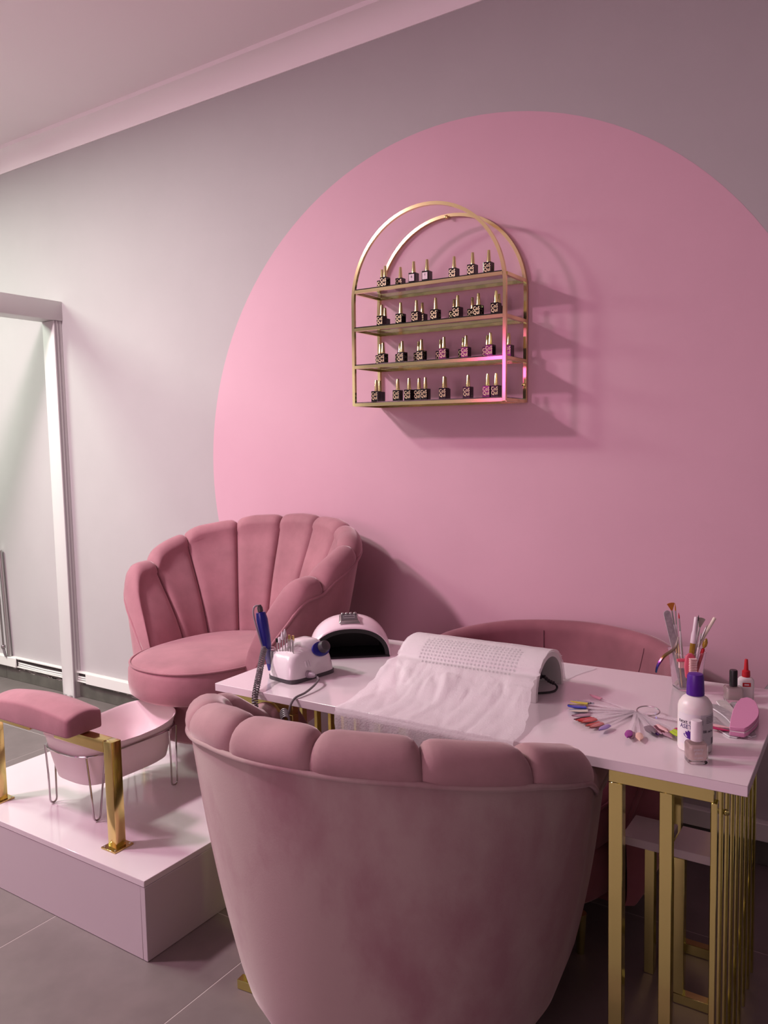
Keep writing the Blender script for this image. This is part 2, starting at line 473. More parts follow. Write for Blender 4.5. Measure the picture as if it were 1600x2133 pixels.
cushion().build('cushion', VELV, fr, smooth=60)
for sx, px in ((-1, -1.912), (1, -2.522)):
    b = MB()
    b.box(px - 0.018, px + 0.018, -1.337, -1.301, 0.0, 0.3245)
    po = b.build('post', BRASS, fr, bevel=0.002)
    xa, xb = (px - 0.0185, -2.17) if sx < 0 else (-2.30, px + 0.0185)
    if xa > xb: xa, xb = xb, xa
    MB().box(xa, xb, -1.337, -1.301, 0.2885, 0.3245).build('arm', BRASS, fr, bevel=0.002)
    pp = MB().box(px - 0.032, px + 0.032, -1.353, -1.285, 0.0003, 0.005).build('base_plate', BRASS, fr, bevel=0.001, seg=1)
    for qx in (-0.024, 0.024):
        for qy in (-1.345, -1.293):
            MB().lathe([(0.0035, 0.005), (0.0035, 0.006), (0.0, 0.0068)], 10, Matrix.Translation((px + qx, qy, 0))).build('screw', STEEL, pp)

# ------------------------------------------------------------------ foot basin in a wire stand
bs = thing('foot_basin', 'pink white plastic foot basin in a chrome wire stand on the platform', 'basin', (-2.215, -1.088, H), R_(-2))


def basin_ring(a, b, z, k=48, wav=0):
    r = []
    for (x, y, _) in super_ring(a, b, 3.5, 0, k):
        zz = z + wav * ((y / b) ** 2 - 0.45)
        r.append((x, y, zz))
    return r


out = [basin_ring(0.112, 0.160, 0.104), basin_ring(0.121, 0.170, 0.110), basin_ring(0.129, 0.182, 0.155), basin_ring(0.137, 0.192, 0.20), basin_ring(0.145, 0.200, 0.236, wav=0.02),
       basin_ring(0.151, 0.206, 0.246, wav=0.026), basin_ring(0.1495, 0.2045, 0.249, wav=0.026), basin_ring(0.144, 0.199, 0.242, wav=0.026), basin_ring(0.133, 0.187, 0.19), basin_ring(0.120, 0.170, 0.130), basin_ring(0.108, 0.155, 0.116)]
MB().loft(out).build('tub', TUBW, bs, smooth=60)
ring = [(x, y, 0.214) for x, y, _ in super_ring(0.1435, 0.199, 3.5, 0, 48)]
MB().tube(ring, 0.0035, 8, closed=True).build('ring', CHROME, bs)
for sx in (-1, 1):
    for sy in (-1, 1):
        top1 = Vector((sx * (0.1135 if sy < 0 else 0.138), sy * 0.152 - 0.026, 0.211)); top2 = Vector((sx * (0.138 if sy < 0 else 0.1135), sy * 0.152 + 0.026, 0.211))
        bot = Vector((sx * 0.120, sy * 0.155, 0.0035))
        path = [top1, top1.lerp(bot, 0.5) + Vector((0, -0.004, 0))]
        for k in range(7):
            a = PI + PI * k / 6
            path.append(bot + Vector((0, 0.012 * math.cos(a), 0.012 + 0.012 * math.sin(a))))
        path += [top2.lerp(bot, 0.5) + Vector((0, 0.004, 0)), top2]
        MB().tube(path, 0.0032, 8).build('leg', CHROME, bs)

# ------------------------------------------------------------------ chairs
LOBES = [-1, -0.69, -0.49, -0.29, -0.095, 0.095, 0.29, 0.49, 0.69, 1]
NL = 9


def chair_frame(s, L=0.206, R0=0.27, yc=0.03):
    """centre path of the shell: s in -1..1, returns point and outward normal (chair faces -y)"""
    tot = R0 * PI / 2 + L; d = abs(s) * tot; sg = 1 if s >= 0 else -1
    if d < R0 * PI / 2:
        a = d / R0; n = Vector((sg * math.sin(a), math.cos(a), 0)); return Vector((0, yc, 0)) + n * R0, n
    return Vector((sg * R0, yc - (d - R0 * PI / 2), 0)), Vector((sg, 0, 0))


HT = [(0, 0.862), (0.22, 0.852), (0.44, 0.812), (0.58, 0.755), (0.69, 0.698), (0.82, 0.690), (1, 0.65)]


def shell_profile(s, scallop=True, table=HT, endz=0.385, rr0=0.050, fb=0.104, fs=0.145, drop=0.80, zlow=0.12, shift=0.0, L=0.206, lobes=None, R0=0.27, ob=0.09):
    """inner+roll points and outer points (list of world vectors) for path parameter s"""
    a = abs(s)
    zt0 = lerp_tab(table, a)
    if a > drop:
        q = (a - drop) / (1 - drop); zt0 = endz + (lerp_tab(table, drop) - endz) * math.sqrt(max(0, 1 - q ** 2.3)) + 0.0
    wl = 0
    if scallop:
        for l0, l1 in zip(lobes or LOBES, (lobes or LOBES)[1:]):
            b0 = l0 if l0 == -1 else l0 + shift; b1 = l1 if l1 == 1 else l1 + shift
            if b0 <= s <= b1: fr_ = (s - b0) / (b1 - b0); wl = abs(2 * fr_ - 1); first = l0 == -1; last = l1 == 1; break
    seam = wl ** 9 if scallop else 0
    edge_seam = 0 if scallop and ((last and fr_ > 0.5) or (first and fr_ < 0.5)) else 1
    if not edge_seam: wl *= 0.5
    seam *= edge_seam
    bump = (0.009 * (1 - wl ** 5) if scallop else 0) * (1 if a < 0.9 else 0.5)
    zt = zt0 + bump - 0.014 * wl ** 14 * edge_seam * (1 if scallop else 0)
    e = 1.0
    if a > 0.93: e = math.sqrt(max(0.0004, 1 - ((a - 0.93) / 0.07) ** 2))
    P, n = chair_frame(s, L, R0)
    hh = max(0.0, (zt0 - 0.40) / 0.46)
    rr = rr0 * (1 - 0.12 * seam)
    f = (fb + (fs - fb) * smoothstep((a - 0.1) / 0.6)) * hh; z0 = 0.30
    mid = 0.035 + f * 0.5
    pts = []

    def P3(o, z): return P + n * (mid + (o - mid) * (0.25 + 0.75 * e)) + Vector((0, 0, z))
    zr = zt - rr
    for k in range(9):
        t = k / 8
        pts.append(P3(-0.012 * math.sin(PI * min(1, t * 1.1)) + f * t ** 1.2 + 0.016 * seam + (0.004 if scallop else 0), z0 + (zr - z0) * t))
    c = f + rr
    for k in range(1, 13):
        an = PI - (PI + R_(14)) * k / 12
        pts.append(P3(c + rr * math.cos(an) + 0.016 * seam * (1 - k / 12) + 0.0, zr + rr * 1.02 * math.sin(an)))
    # outer shell
    zp = zt0 - rr0 * 1.22
    pts.append(P3(f + rr0 * 2 - 0.012, zp - 0.006))
    outp = []
    ot = f + rr0 * 2 - 0.010
    for k in range(13):
        t = k / 12
        o = ot * (1 - t) + ob * t + 0.012 * math.sin(PI * t)
        if t > 0.9: o -= 0.02 * (t - 0.9) / 0.1
        outp.append(P3(o, zp + (zlow - zp) * t))
    return pts, outp, P3(ot + 0.005, zp + 0.001)


def make_chair(name, label, loc, rz, vel, velb, gold=True, scallop=True, table=HT, **kw):
    root = thing(name, label, 'chair', loc, rz, None)
    if scallop:
        for l in range(NL):
            K = 15
            us = []
            for i in range(K):
                t = i / (K - 1); t = 0.5 - 0.5 * math.cos(PI * t)
                sh_ = kw.get('shift', 0)
                lb = kw.get('lobes') or LOBES; b0 = lb[l] + (sh_ if l else 0); b1 = lb[l + 1] + (sh_ if l < NL - 1 else 0)
                us.append(b0 + (b1 - b0) * min(0.9995, max(0.0005, t)))
            cols = [shell_profile(s, True, table, **kw)[0] for s in us]
            mb = MB(); mb.grid(lambda i, j: cols[i][j], K, len(cols[0]))
            # turn the seams inwards a little so each channel is a closed pad
            for ci in (0, K - 1):
                mb.add(cols[ci], [tuple(range(len(cols[ci])))])
            mb.build('channel', vel, root, smooth=70)
    else:
        K = 60
        us = [-1 + 2 * (0.5 - 0.5 * math.cos(PI * i / (K - 1)) if False else i / (K - 1)) for i in range(K)]
        cols = [shell_profile(s, False, table, **kw)[0] for s in us]
        mb = MB(); mb.grid(lambda i, j: cols[i][j], K, len(cols[0]))
        for ci in (0, K - 1): mb.add(cols[ci], [tuple(range(len(cols[ci])))])
        mb.build('backrest', vel, root, smooth=70)
        for s in (-0.62, -0.16, 0.33, 0.74):
            col = [q + chair_frame(s, kw.get('L', 0.206), kw.get('R0', 0.27))[1] * -0.001 for q in shell_profile(s, False, table, **kw)[0][:10]]
            MB().tube([Vector(q) for q in col], 0.0013, 6).build('seam', SEAMV, root)
    K = 100
    us = [-1 + 2 * i / (K - 1) for i in range(K)]
    cols = [shell_profile(s, scallop, table, **kw)[1] for s in us]
    mb = MB(); mb.grid(lambda i, j: cols[i][j], K, len(cols[0]))
    bot = [c[-1] for c in cols]
    mb.add(bot, [tuple(range(len(bot)))])
    mb.build('outer_back', velb, root, smooth=60)
    MB().tube([shell_profile(s, scallop, table, **kw)[2] for s in us], 0.0062, 8).build('piping', velb, root, smooth=80)

    def seat_ring(a, yf, yb, z, k=56, n=2.25):
        cy = (yf + yb) / 2; return super_ring(a, (yb - yf) / 2, n, z, k, 0, cy)
    seat = []
    for a, z in ((-0.030, 0.268), (-0.010, 0.272), (0.004, 0.285), (0.008, 0.325), (0.006, 0.365), (-0.002, 0.386), (-0.014, 0.395), (-0.05, 0.402), (-0.12, 0.408), (-0.20, 0.411), (-0.26, 0.412)):
        seat.append(seat_ring(max(0.004, 0.266 + a), -0.405 - a, 0.245 + a, z))
    MB().loft(seat).build('seat_cushion', vel, root, smooth=60)
    MB().tube(seat_ring(0.266, -0.405, 0.245, 0.3885), 0.0042, 6, closed=True).build('piping', vel, root, smooth=80)
    rg = [seat_ring(0.258, -0.315, 0.25, 0.112), seat_ring(0.270, -0.328, 0.26, 0.125), seat_ring(0.274, -0.334, 0.265, 0.19), seat_ring(0.272, -0.332, 0.262, 0.255), seat_ring(0.260, -0.32, 0.25, 0.267)]
    MB().loft(rg).build('seat_base', vel, root, smooth=60)
    if gold:
        for y, xa, xb in ((-0.235, -0.25, 0.25), (0.11, -0.25, 0.43)):
            MB().box(xa, xb, y - 0.0125, y + 0.0125, 0.0005, 0.0255).build('foot_bar', GOLD, root, bevel=0.001, seg=1)
            for x in (-0.12, 0.12):
                MB().box(x - 0.0125, x + 0.0125, y - 0.0125, y + 0.0125, 0.026, 0.125).build('leg', GOLD, root, bevel=0.001, seg=1)
    else:
        for x in (-0.22, 0.22):
            for y in (-0.26, 0.17):
                MB().lathe([(0.010, 0.001), (0.016, 0.115)], 14, Matrix.Translation((x, y, 0))).build('leg', GOLD, root)
    root.scale = (1.012,) * 3
    return root


SEAMV = mat('velvet_seam', (0.15, 0.055, 0.075), 0.9)
make_chair('shell_armchair', 'rose velvet shell armchair standing on the white platform against the wall', (-2.19, -0.535, H), R_(-1), VELV, VELV, gold=False, fb=0.152, fs=0.25, R0=0.222, ob=0.12, L=0.215)
make_chair('shell_armchair', 'rose velvet shell armchair seen from behind in the foreground at the desk', (-0.987, -1.183, 0), R_(186.4), VELVC, VELVB, shift=0.05, L=0.19, drop=0.88,
           table=[(0, 0.862), (0.22, 0.852), (0.45, 0.815), (0.60, 0.77), (0.70, 0.704), (0.88, 0.702), (1, 0.68)])
TUB = [(0, 0.756), (0.3, 0.752), (0.55, 0.738), (0.8, 0.71), (1, 0.68)]
make_chair('tub_armchair', 'dusky rose smooth tub armchair between the desk and the wall', (-0.918, -0.49, 0), R_(0), VELVD, VELVD, gold=False, scallop=False, table=TUB, rr0=0.04, drop=0.86, fb=0.09, fs=0.12)

# ------------------------------------------------------------------ manicure desk
TZ = 0.75
dk = thing('manicure_desk', 'white topped manicure desk on gold barred end frames', 'desk', (-0.9075, -0.8805, 0), R_(0.92))
MB().box(-0.6825, 0.6825, -0.3255, 0.3255, TZ - 0.0215, TZ).build('desk_top', LAMI, dk, bevel=0.001, seg=1)


def end_frame(sg):
    zt = TZ - 0.0217
    xs = lambda x: sg * x
    def bar(nm, xa, xb, ya, yb, za, zb):
        xa, xb = sorted((xs(xa), xs(xb)))
        return MB().box(xa, xb, ya, yb, za, zb).build(nm, GOLD, dk, bevel=0.0012, seg=1)
    xo = 0.628          # outer plane of the slatted end
    yf, yb = -0.3135, 0.29
    for y, (ya, yb_) in ((yf, (yf, yf + 0.025)), (yb, (yb - 0.025, yb))):
        bar('rail', 0.417, xo - 0.006, ya, yb_, zt - 0.03, zt)
        bar('leg', 0.417, 0.446, ya, yb_, 0.0, zt - 0.0302)
        bar('slat', 0.519, 0.544, ya + 0.002, yb_ - 0.002, 0.03, zt - 0.0302)
        bar('rail', 0.4465, xo - 0.0125, ya, yb_, 0.0003, 0.0295)
    n = 9
    for k in range(n):
        y = yf + (yb - 0.022 - yf) * k / (n - 1)
        zz = zt - 0.0305 if 0 < k < n - 1 else zt
        s = bar('slat', xo - 0.012, xo, y, y + 0.022, 0.0, zt - (0.012 if 0 < k < n - 1 else 0.0302))
    bar('rail', xo - 0.012, xo, yf + 0.0255, yb - 0.0255, zt - 0.0117, zt)
    if sg > 0:
        MB().lathe([(0.0, -0.007), (0.005, -0.005), (0.0068, 0), (0.005, 0.005), (0, 0.007)], 12, Matrix.Translation((xo + 0.006, yf + 0.068, 0.655))).build('knob', GOLD, dk)


end_frame(1); end_frame(-1)

# ------------------------------------------------------------------ low white topped stands beneath the desk
for i, (x0, x1, lab, lx) in enumerate(((-0.565, -0.456, 'low white topped gold stand under the desk, nearer the foreground armchair', -0.515),
                                       (-0.444, -0.315, 'low white topped gold stand under the desk, behind the slatted end', -0.43))):
    st = thing('low_stand', lab, 'stand', ((x0 + x1) / 2, -0.755, 0), 0, 'white topped stands under the desk')
    hw = (x1 - x0) / 2
    MB().box(-hw, hw, -0.065, 0.065, 0.378, 0.40).build('top', LAMIM, st, bevel=0.001, seg=1)
    for sx in ((-1, 1) if i else (1,)):
        xx = sx * (hw - 0.02) if i else lx - (x0 + x1) / 2
        MB().box(xx - 0.0125, xx + 0.0125, (-0.064 if i else 0.012), (-0.039 if i else 0.037), 0.0003 if not i else 0.0258, 0.3775).build('leg', GOLD, st, bevel=0.001, seg=1)
    if i:
        MB().box(-hw + 0.008, hw - 0.008, -0.064, -0.039, 0.0003, 0.0255).build('foot_bar', GOLD, st, bevel=0.001, seg=1)
    else:
        MB().box(-0.474 - (x0 + x1) / 2 - 0.0125, -0.474 - (x0 + x1) / 2 + 0.0125, 0.012, 0.037, 0.0003, 0.3775).build('leg', GOLD, st, bevel=0.001, seg=1)

# ------------------------------------------------------------------ arched wall shelf
TILT = R_(0.9)
SX, SW, SD = -1.4835, 0.327, 0.197
sh = thing('display_shelf', 'gold arched wall shelf with four smoked glass tiers of polish bottles', 'shelf', (SX, -0.002, 1.549), rot=(0, TILT, 0))
rows = [0.004, 0.150, 0.294, 0.438]


def arch_path(y):
    z1 = 0.405
    P = [(-SW + 0.006, y, 0.006), (-SW + 0.006, y, z1 * 0.5), (-SW + 0.006, y, z1)]
    r = SW - 0.006
    for k in range(1, 40):
        a = PI - PI * k / 40
        P.append((r * math.cos(a), y, z1 + r * math.sin(a)))
    P += [(SW - 0.006, y, z1), (SW - 0.006, y, z1 * 0.5), (SW - 0.006, y, 0.006)]
    return P


MB().tube(arch_path(-SD + 0.006), 0.006, 4, square=True).build('front_arch', GOLDD, sh, smooth=30)
MB().tube(arch_path(-0.010), 0.006, 4, square=True).build('rear_arch', GOLDD, sh, smooth=30)
for z in rows:
    MB().box(-SW + 0.0125, SW - 0.0125, -SD, -SD + 0.012, z, z + 0.012).build('rail', GOLDD, sh, smooth=0)
    MB().box(-SW + 0.0125, SW - 0.0125, -0.016, -0.004, z, z + 0.012).build('rail', GOLDD, sh, smooth=0)
    for sx in (-1, 1):
        xa, xb = sorted((sx * SW, sx * (SW - 0.012)))
        MB().box(xa, xb, -SD + 0.0125, -0.0165, z, z + 0.012).build('side_rail', GOLDD, sh, smooth=0)
    MB().box(-SW + 0.013, SW - 0.013, -SD + 0.004, -0.008, z + 0.0125, z + 0.0165).build('glass_shelf', SMOKE, sh, smooth=0)
ball = [(0.0, -0.008), (0.0055, -0.006), (0.008, 0), (0.0055, 0.006), (0, 0.008)]
MB().lathe(ball, 12, Matrix.Translation((-0.0, -0.024, 0.718)) @ Matrix.Rotation(PI / 2, 4, 'X')).build('mounting_screw', BRASS, sh)
MB().lathe([(0.005, 0), (0.006, 0.004), (0.0055, 0.012), (0.0, 0.013)], 12, Matrix.Translation((SW - 0.006, -0.0165, 0.07)) @ Matrix.Rotation(PI / 2, 4, 'X')).build('mounting_screw', BRASS, sh)

# polish bottles: (x on the wall, row front/back flag) counted from the photograph, one list per tier (top first)
BH, BW = 0.0425, 0.0297
body_me = MB().box(-BW / 2, BW / 2, -BW / 2, BW / 2, 0, BH).mesh('body', BBLACK, bevel=0.0012, seg=2, smooth=0)
cap_me = MB().lathe([(0.0082, BH), (0.0082, BH + 0.003), (0.0076, BH + 0.006), (0.0052, BH + 0.0415), (0.0047, BH + 0.043), (0, BH + 0.043)], 14).mesh('cap', GOLDD)
lab_me = MB().box(-0.0108, 0.0108, -0.0003, 0.0003, -0.0125, 0.0125).mesh('label_patch', LPINK, smooth=0)
txt1, txt2 = text_mesh('CoS', 0.0182, LGOLD, off=0.0002), text_mesh('QuI', 0.0182, LGOLD, off=0.0002)
tB, tT, tdash = text_mesh('B', 0.0125, INK), text_mesh('T', 0.0125, INK), text_mesh('____', 0.006, INK)


def bottle(x, y, z, label, grp, kind='n'):
    b = thing('polish_bottle', label, 'bottle', (x, y, z), (0.5 * (-3.62 - x - x * (5.5 + y) / (2.755 + y)) / 5.4 if kind == 'm' else random.choice((-1, 1)) * random.uniform(0.02, 0.05) - 0.02), grp)
    put(body_me, 'body', b, (0, 0, 0), (0, 0, 0))
    put(cap_me, 'cap', b, (0, 0, 0), (0, 0, 0))
    if kind in 'BT':
        put(lab_me, 'label_patch', b, (-0.001, -BW / 2 - 0.0004, 0.0240), (0, 0, 0))
        put(tB if kind == 'B' else tT, 'lettering', b, (-0.001, -BW / 2 - 0.001, 0.0262))
        put(tdash, 'lettering', b, (-0.001, -BW / 2 - 0.001, 0.0180))
    else:
        put(txt1, 'lettering', b, (0, -BW / 2 - 0.0003, 0.0300), scale=(0.86, 1, 1))
        put(txt2, 'lettering', b, (0, -BW / 2 - 0.0003, 0.0155), scale=(0.92, 1, 1))
    return b


TIERS = [
    ('top', 3, [(-1.728, -0.094, 'n'), (-1.683, -0.141, 'n'), (-1.645, -0.09, 'n'), (-1.552, -0.145, 'B'), (-1.494, -0.145, 'T'), (-1.389, -0.128, 'n'), (-1.305, -0.145, 'n'), (-1.241, -0.145, 'n')]),
    ('second', 2, [(-1.705, -0.137, 'n'), (-1.734, -0.068, 'n'), (-1.618, -0.137, 'n'), (-1.543, -0.145, 'n'), (-1.552, -0.085, 'n'), (-1.46, -0.145, 'n'), (-1.418, -0.077, 'n'), (-1.368, -0.144, 'n'), (-1.343, -0.074, 'n'), (-1.288, -0.136, 'n'), (-1.214, -0.145, 'n'), (-1.234, -0.078, 'n')]),
    ('third', 1, [(-1.748, -0.086, 'n'), (-1.709, -0.127, 'n'), (-1.667, -0.067, 'n'), (-1.623, -0.123, 'n'), (-1.58, -0.07, 'n'), (-1.536, -0.124, 'n'), (-1.481, -0.072, 'n'), (-1.432, -0.136, 'm'), (-1.384, -0.072, 'n'), (-1.346, -0.125, 'm'), (-1.281, -0.079, 'n'), (-1.242, -0.136, 'n'), (-1.192, -0.088, 'm')]),
    ('bottom', 0, [(-1.733, -0.145, 'n'), (-1.745, -0.1, 'n'), (-1.633, -0.145, 'n'), (-1.582, -0.145, 'n'), (-1.545, -0.132, 'n'), (-1.508, -0.148, 'n'), (-1.429, -0.145, 'n'), (-1.446, -0.105, 'n'), (-1.329, -0.145, 'n'), (-1.25, -0.145, 'm'), (-1.217, -0.145, 'n')]),
]
ORD = ['first', 'second', 'third', 'fourth', 'fifth', 'sixth', 'seventh', 'eighth', 'ninth']
for tn, ri, lst in TIERS:
    cnt = [0, 0]
    for x, y, kind in sorted(lst):
        back = 1 if y > -0.11 else 0
        lx = x - SX
        zz = 1.549 + (rows[ri] + 0.0167) * math.cos(TILT) - lx * math.sin(TILT)
        o_ = ORD[cnt[back]]; cnt[back] += 1
        what = {'n': 'black gold capped bottle', 'm': 'black gold capped bottle', 'B': 'black B labelled bottle', 'T': 'black T labelled bottle'}[kind]
        where = '%s in the %s row of the %s shelf tier' % (o_ + ' from left', 'rear' if back else 'front', tn)
        b = bottle(x, y, zz + 0.0006, what + ', ' + where, 'polish bottles on the %s tier' % tn, kind)
        b.rotation_euler[1] = TILT

# ------------------------------------------------------------------ nail drill
Z0 = TZ + 0.0004
nd = thing('nail_drill', 'pearl white nail drill machine with black dial at the left end of the desk', 'nail drill', (-1.420, -1.035, Z0), R_(-10))
# local: +x the dial face, y along the length
MB().loft([super_ring(0.057, 0.085, 7, z, 40) for z in (0.0, 0.002, 0.011)]).build('base', DGREY, nd)
secs = []
for z, a, b, cy, cx in ((0.0112, 0.0575, 0.0855, 0, 0), (0.03, 0.0555, 0.083, 0.0, -0.001), (0.05, 0.0525, 0.079, 0.001, -0.0025), (0.066, 0.0490, 0.073, 0.002, -0.0045), (0.076, 0.0455, 0.064, 0.006, -0.006), (0.080, 0.043, 0.056, 0.011, -0.0075), (0.088, 0.038, 0.045, 0.018, -0.010), (0.096, 0.031, 0.036, 0.020, -0.012), (0.1005, 0.022, 0.026, 0.020, -0.013), (0.1015, 0.012, 0.014, 0.020, -0.013)):
    ring = super_ring(a, b, 5.0, z, 40, cx, cy)
    secs.append(ring)
MB().loft(secs).build('housing', PEARL, nd, smooth=60)
# dial
tilt = Matrix.Translation((0.0405, 0.036, 0.074)) @ Matrix.Rotation(R_(60), 4, 'Y')
MB().lathe([(0.0, 0.001), (0.027, 0.001), (0.027, 0.006), (0.026, 0.0065), (0, 0.0065)], 28, tilt @ Matrix.Diagonal((0.8, 1.15, 1, 1))).build('dial_plate', NAVY, nd)
MB().lathe([(0.0175, 0.0066), (0.017, 0.012), (0.0155, 0.023), (0.013, 0.0245), (0, 0.0247)], 24, tilt @ Matrix.Translation((-0.002, 0.006, 0))).build('dial_knob', DGREY, nd)
# vents, plug, cord
for k in range(3):
    MB().tube([(0.0535, -0.028 + k * 0.008, 0.038), (0.0505, -0.030 + k * 0.008, 0.055)], 0.0014, 6).build('vent', LABELW, nd)
plugm = Matrix.Translation((0.053, -0.026, 0.018)) @ Matrix.Rotation(R_(85), 4, 'Y')
MB().lathe([(0.0105, 0), (0.0105, 0.012), (0.0095, 0.0125), (0.009, 0.022), (0.0065, 0.030), (0.0035, 0.036), (0, 0.036)], 18, plugm).build('plug', GREYP, nd)
# bits in the top rack
random.seed(11)
rk = [(-0.036, -0.058), (-0.027, -0.056), (-0.018, -0.053), (-0.009, -0.050), (0.000, -0.048), (0.009, -0.047), (0.018, -0.047), (0.025, -0.050), (-0.022, -0.040), (-0.008, -0.036), (0.006, -0.034)]
kinds = ['disc', 'white_cyl', 'cone', 'pin', 'pin', 'pin', 'pin', 'pin', 'cone', 'gold', 'gold']
for (bx, by), kd in zip(rk, kinds):
    zb = 0.0715 + 0.008 * smoothstep((by + 0.065) / 0.03)
    hgt = 0.032 if kd != 'cone' else 0.036
    bit = MB().lathe([(0.0017, zb), (0.0017, zb + hgt)], 8, Matrix.Translation((bx, by, 0))).build('drill_bit', STEEL, nd)
    mt = Matrix.Translation((bx, by, zb + hgt))
    if kd == 'cone': MB().lathe([(0.0036, 0), (0.0052, 0.005), (0.0043, 0.013), (0.0014, 0.023), (0, 0.0235)], 10, mt).build('bit_head', LABELW, bit)
    elif kd == 'white_cyl': MB().lathe([(0.0042, -0.004), (0.0044, 0.009), (0.0026, 0.012), (0, 0.012)], 10, mt).build('bit_head', LABELW, bit)
    elif kd == 'gold': MB().lathe([(0.003, -0.006), (0.0042, 0.0), (0.0036, 0.011), (0, 0.0115)], 10, mt).build('bit_head', BRASS, bit)
    elif kd == 'disc': MB().lathe([(0.0042, -0.003), (0.0045, 0.008), (0, 0.0085)], 10, mt).build('bit_head', BLACKP, bit)
    else: MB().lathe([(0.0024, -0.001), (0.0024, 0.006), (0, 0.0065)], 8, mt).build('bit_head', STEEL, bit)
# clear cradle on the left flank
hm = Matrix.Translation((-0.075, -0.052, 0.055))
MB().lathe([(0.0125, -0.022), (0.0155, 0.02), (0.0165, 0.021), (0.0150, 0.022), (0.0118, -0.020)], 20, hm).build('holder', CLEAR, nd)
MB().box(-0.064, -0.048, -0.062, -0.042, 0.028, 0.072).build('holder_arm', CLEAR, nd, bevel=0.002)

hp = thing('drill_handpiece', 'navy blue drill handpiece standing in the clear holder', 'handpiece', (-1.503, -1.0735, Z0 + 0.012), rot=(R_(2), R_(-9), 0))
MB().lathe([(0.0, 0), (0.0085, 0.001), (0.0095, 0.02), (0.0108, 0.06), (0.0142, 0.075), (0.0158, 0.10), (0.0165, 0.15), (0.0135, 0.170), (0.0, 0.172)], 18).build('grip', NAVY, hp)
MB().lathe([(0.0082, 0.1725), (0.0080, 0.184), (0.0045, 0.192), (0, 0.193)], 14).build('nose', DGREY, hp)
cpath = spline([(-0.0, -0.006, 0.192), (-0.008, -0.015, 0.188), (-0.010, -0.0205, 0.165), (-0.004, -0.0205, 0.11), (0.002, -0.020, 0.070)], 6)
MB().tube(cpath, 0.0026, 8).build('lead', GREYP, hp)

# coiled cord of the handpiece, running down over the desk edge
base_ = spline([(-1.499, -1.103, Z0 + 0.084), (-1.489, -1.125, Z0 + 0.06), (-1.466, -1.162, Z0 + 0.034), (-1.436, -1.205, Z0 + 0.018), (-1.418, -1.236, Z0 - 0.012), (-1.41, -1.243, Z0 - 0.045)], 60)
coil = []
N = len(base_)
for i, p_ in enumerate(base_):
    tdir = (base_[min(i + 1, N - 1)] - base_[max(i - 1, 0)]).normalized()
    u = tdir.cross(Vector((0, 1, 0.3))).normalized(); v = tdir.cross(u)
    a = 2 * PI * 32 * i / N
    coil.append(p_ + (u * math.cos(a) + v * math.sin(a)) * 0.0075)
tag(MB().tube(coil, 0.0021, 6).build('coiled_cord', GREYC), 'coiled grey cord hanging from drill handpiece over the desk edge', 'cord')
# power cord with gathered bundle
pc_ = thing('power_cord', 'dark grey power cord of the drill, bundled at the desk front edge', 'cord', (-1.335, -1.07, Z0))
cpts = spline([(0.003, -0.005, 0.0165), (0.020, -0.022, 0.016), (0.034, -0.06, 0.012), (0.040, -0.105, 0.006), (0.038, -0.143, 0.003), (0.034, -0.158, -0.012), (0.030, -0.162, -0.035)], 10)
MB().tube(cpts, 0.003, 8).build('cord', GREYC, pc_)
for k in range(5):
    loop = []
    for j in range(24):
        a = 2 * PI * j / 24
        loop.append((0.030 + 0.013 * math.cos(a) + 0.004 * k - 0.012, -0.165 - 0.0035 * k + 0.002 * math.sin(2 * a), -0.045 + 0.021 * math.sin(a) - 0.003 * k))
    MB().tube(loop, 0.0026, 6, closed=True).build('loop', GREYC, pc_)

# ------------------------------------------------------------------ UV nail lamp
ul = thing('nail_lamp', 'pale pink white dome nail lamp with black opening at the back of the desk', 'nail lamp', (-1.452, -0.757, Z0), R_(39))


def arch_ring(a, h, y, k=28, z0=0.0, n=2.3):
    r = []
    for i in range(k + 1):
        t = PI * i / k; c, s = math.cos(t), math.sin(t)
        r.append((a * math.copysign(abs(c) ** (2 / n), c), y, z0 + h * abs(s) ** (2 / n)))
    return r


shell = [arch_ring(0.122, 0.094, -0.083), arch_ring(0.1245, 0.099, -0.078), arch_ring(0.1265, 0.108, -0.055), arch_ring(0.1275, 0.117, -0.02), arch_ring(0.125, 0.118, 0.02), arch_ring(0.116, 0.108, 0.06), arch_ring(0.10, 0.087, 0.085), arch_ring(0.075, 0.06, 0.097)]
inner = [arch_ring(0.1205, 0.0915, -0.083), arch_ring(0.116, 0.087, -0.05), arch_ring(0.11, 0.083, 0.05)]
mb = MB()
seq = [inner[2], inner[1], inner[0]] + shell
n_ = len(seq[0])
mb.grid(lambda i, j: seq[i][j], len(seq), n_)
mb.add(shell[-1], [tuple(range(n_))])
sob = mb.build('shell', LAMPW, ul, smooth=50)
mb = MB()
seq2 = [arch_ring(0.1202, 0.0912, -0.0835), arch_ring(0.108, 0.078, -0.080), arch_ring(0.10, 0.072, 0.04)]
mb.grid(lambda i, j: seq2[i][j], 3, n_); mb.add(seq2[-1], [tuple(range(n_))])
mb.build('opening_liner', BLACKM, ul, smooth=50)
MB().box(-0.121, 0.121, -0.086, 0.05, 0.0, 0.006).build('base_plate', BLACKP, ul, bevel=0.002)
pm = Matrix.Translation((0.0, -0.042, 0.1125)) @ Matrix.Rotation(R_(16), 4, 'X')
MB().loft([[(-0.034, -0.028, 0), (0.034, -0.028, 0), (0.030, 0.03, 0), (-0.030, 0.03, 0)], [(-0.028, -0.022, 0.008), (0.028, -0.022, 0.008), (0.026, 0.026, 0.006), (-0.026, 0.026, 0.006)]], pm).build('control_panel', STEEL, ul, bevel=0.001)
MB().box(-0.0255, 0.0255, -0.0195, 0.024, 0.0075, 0.0088, pm).build('display', DGREY, ul, smooth=0)
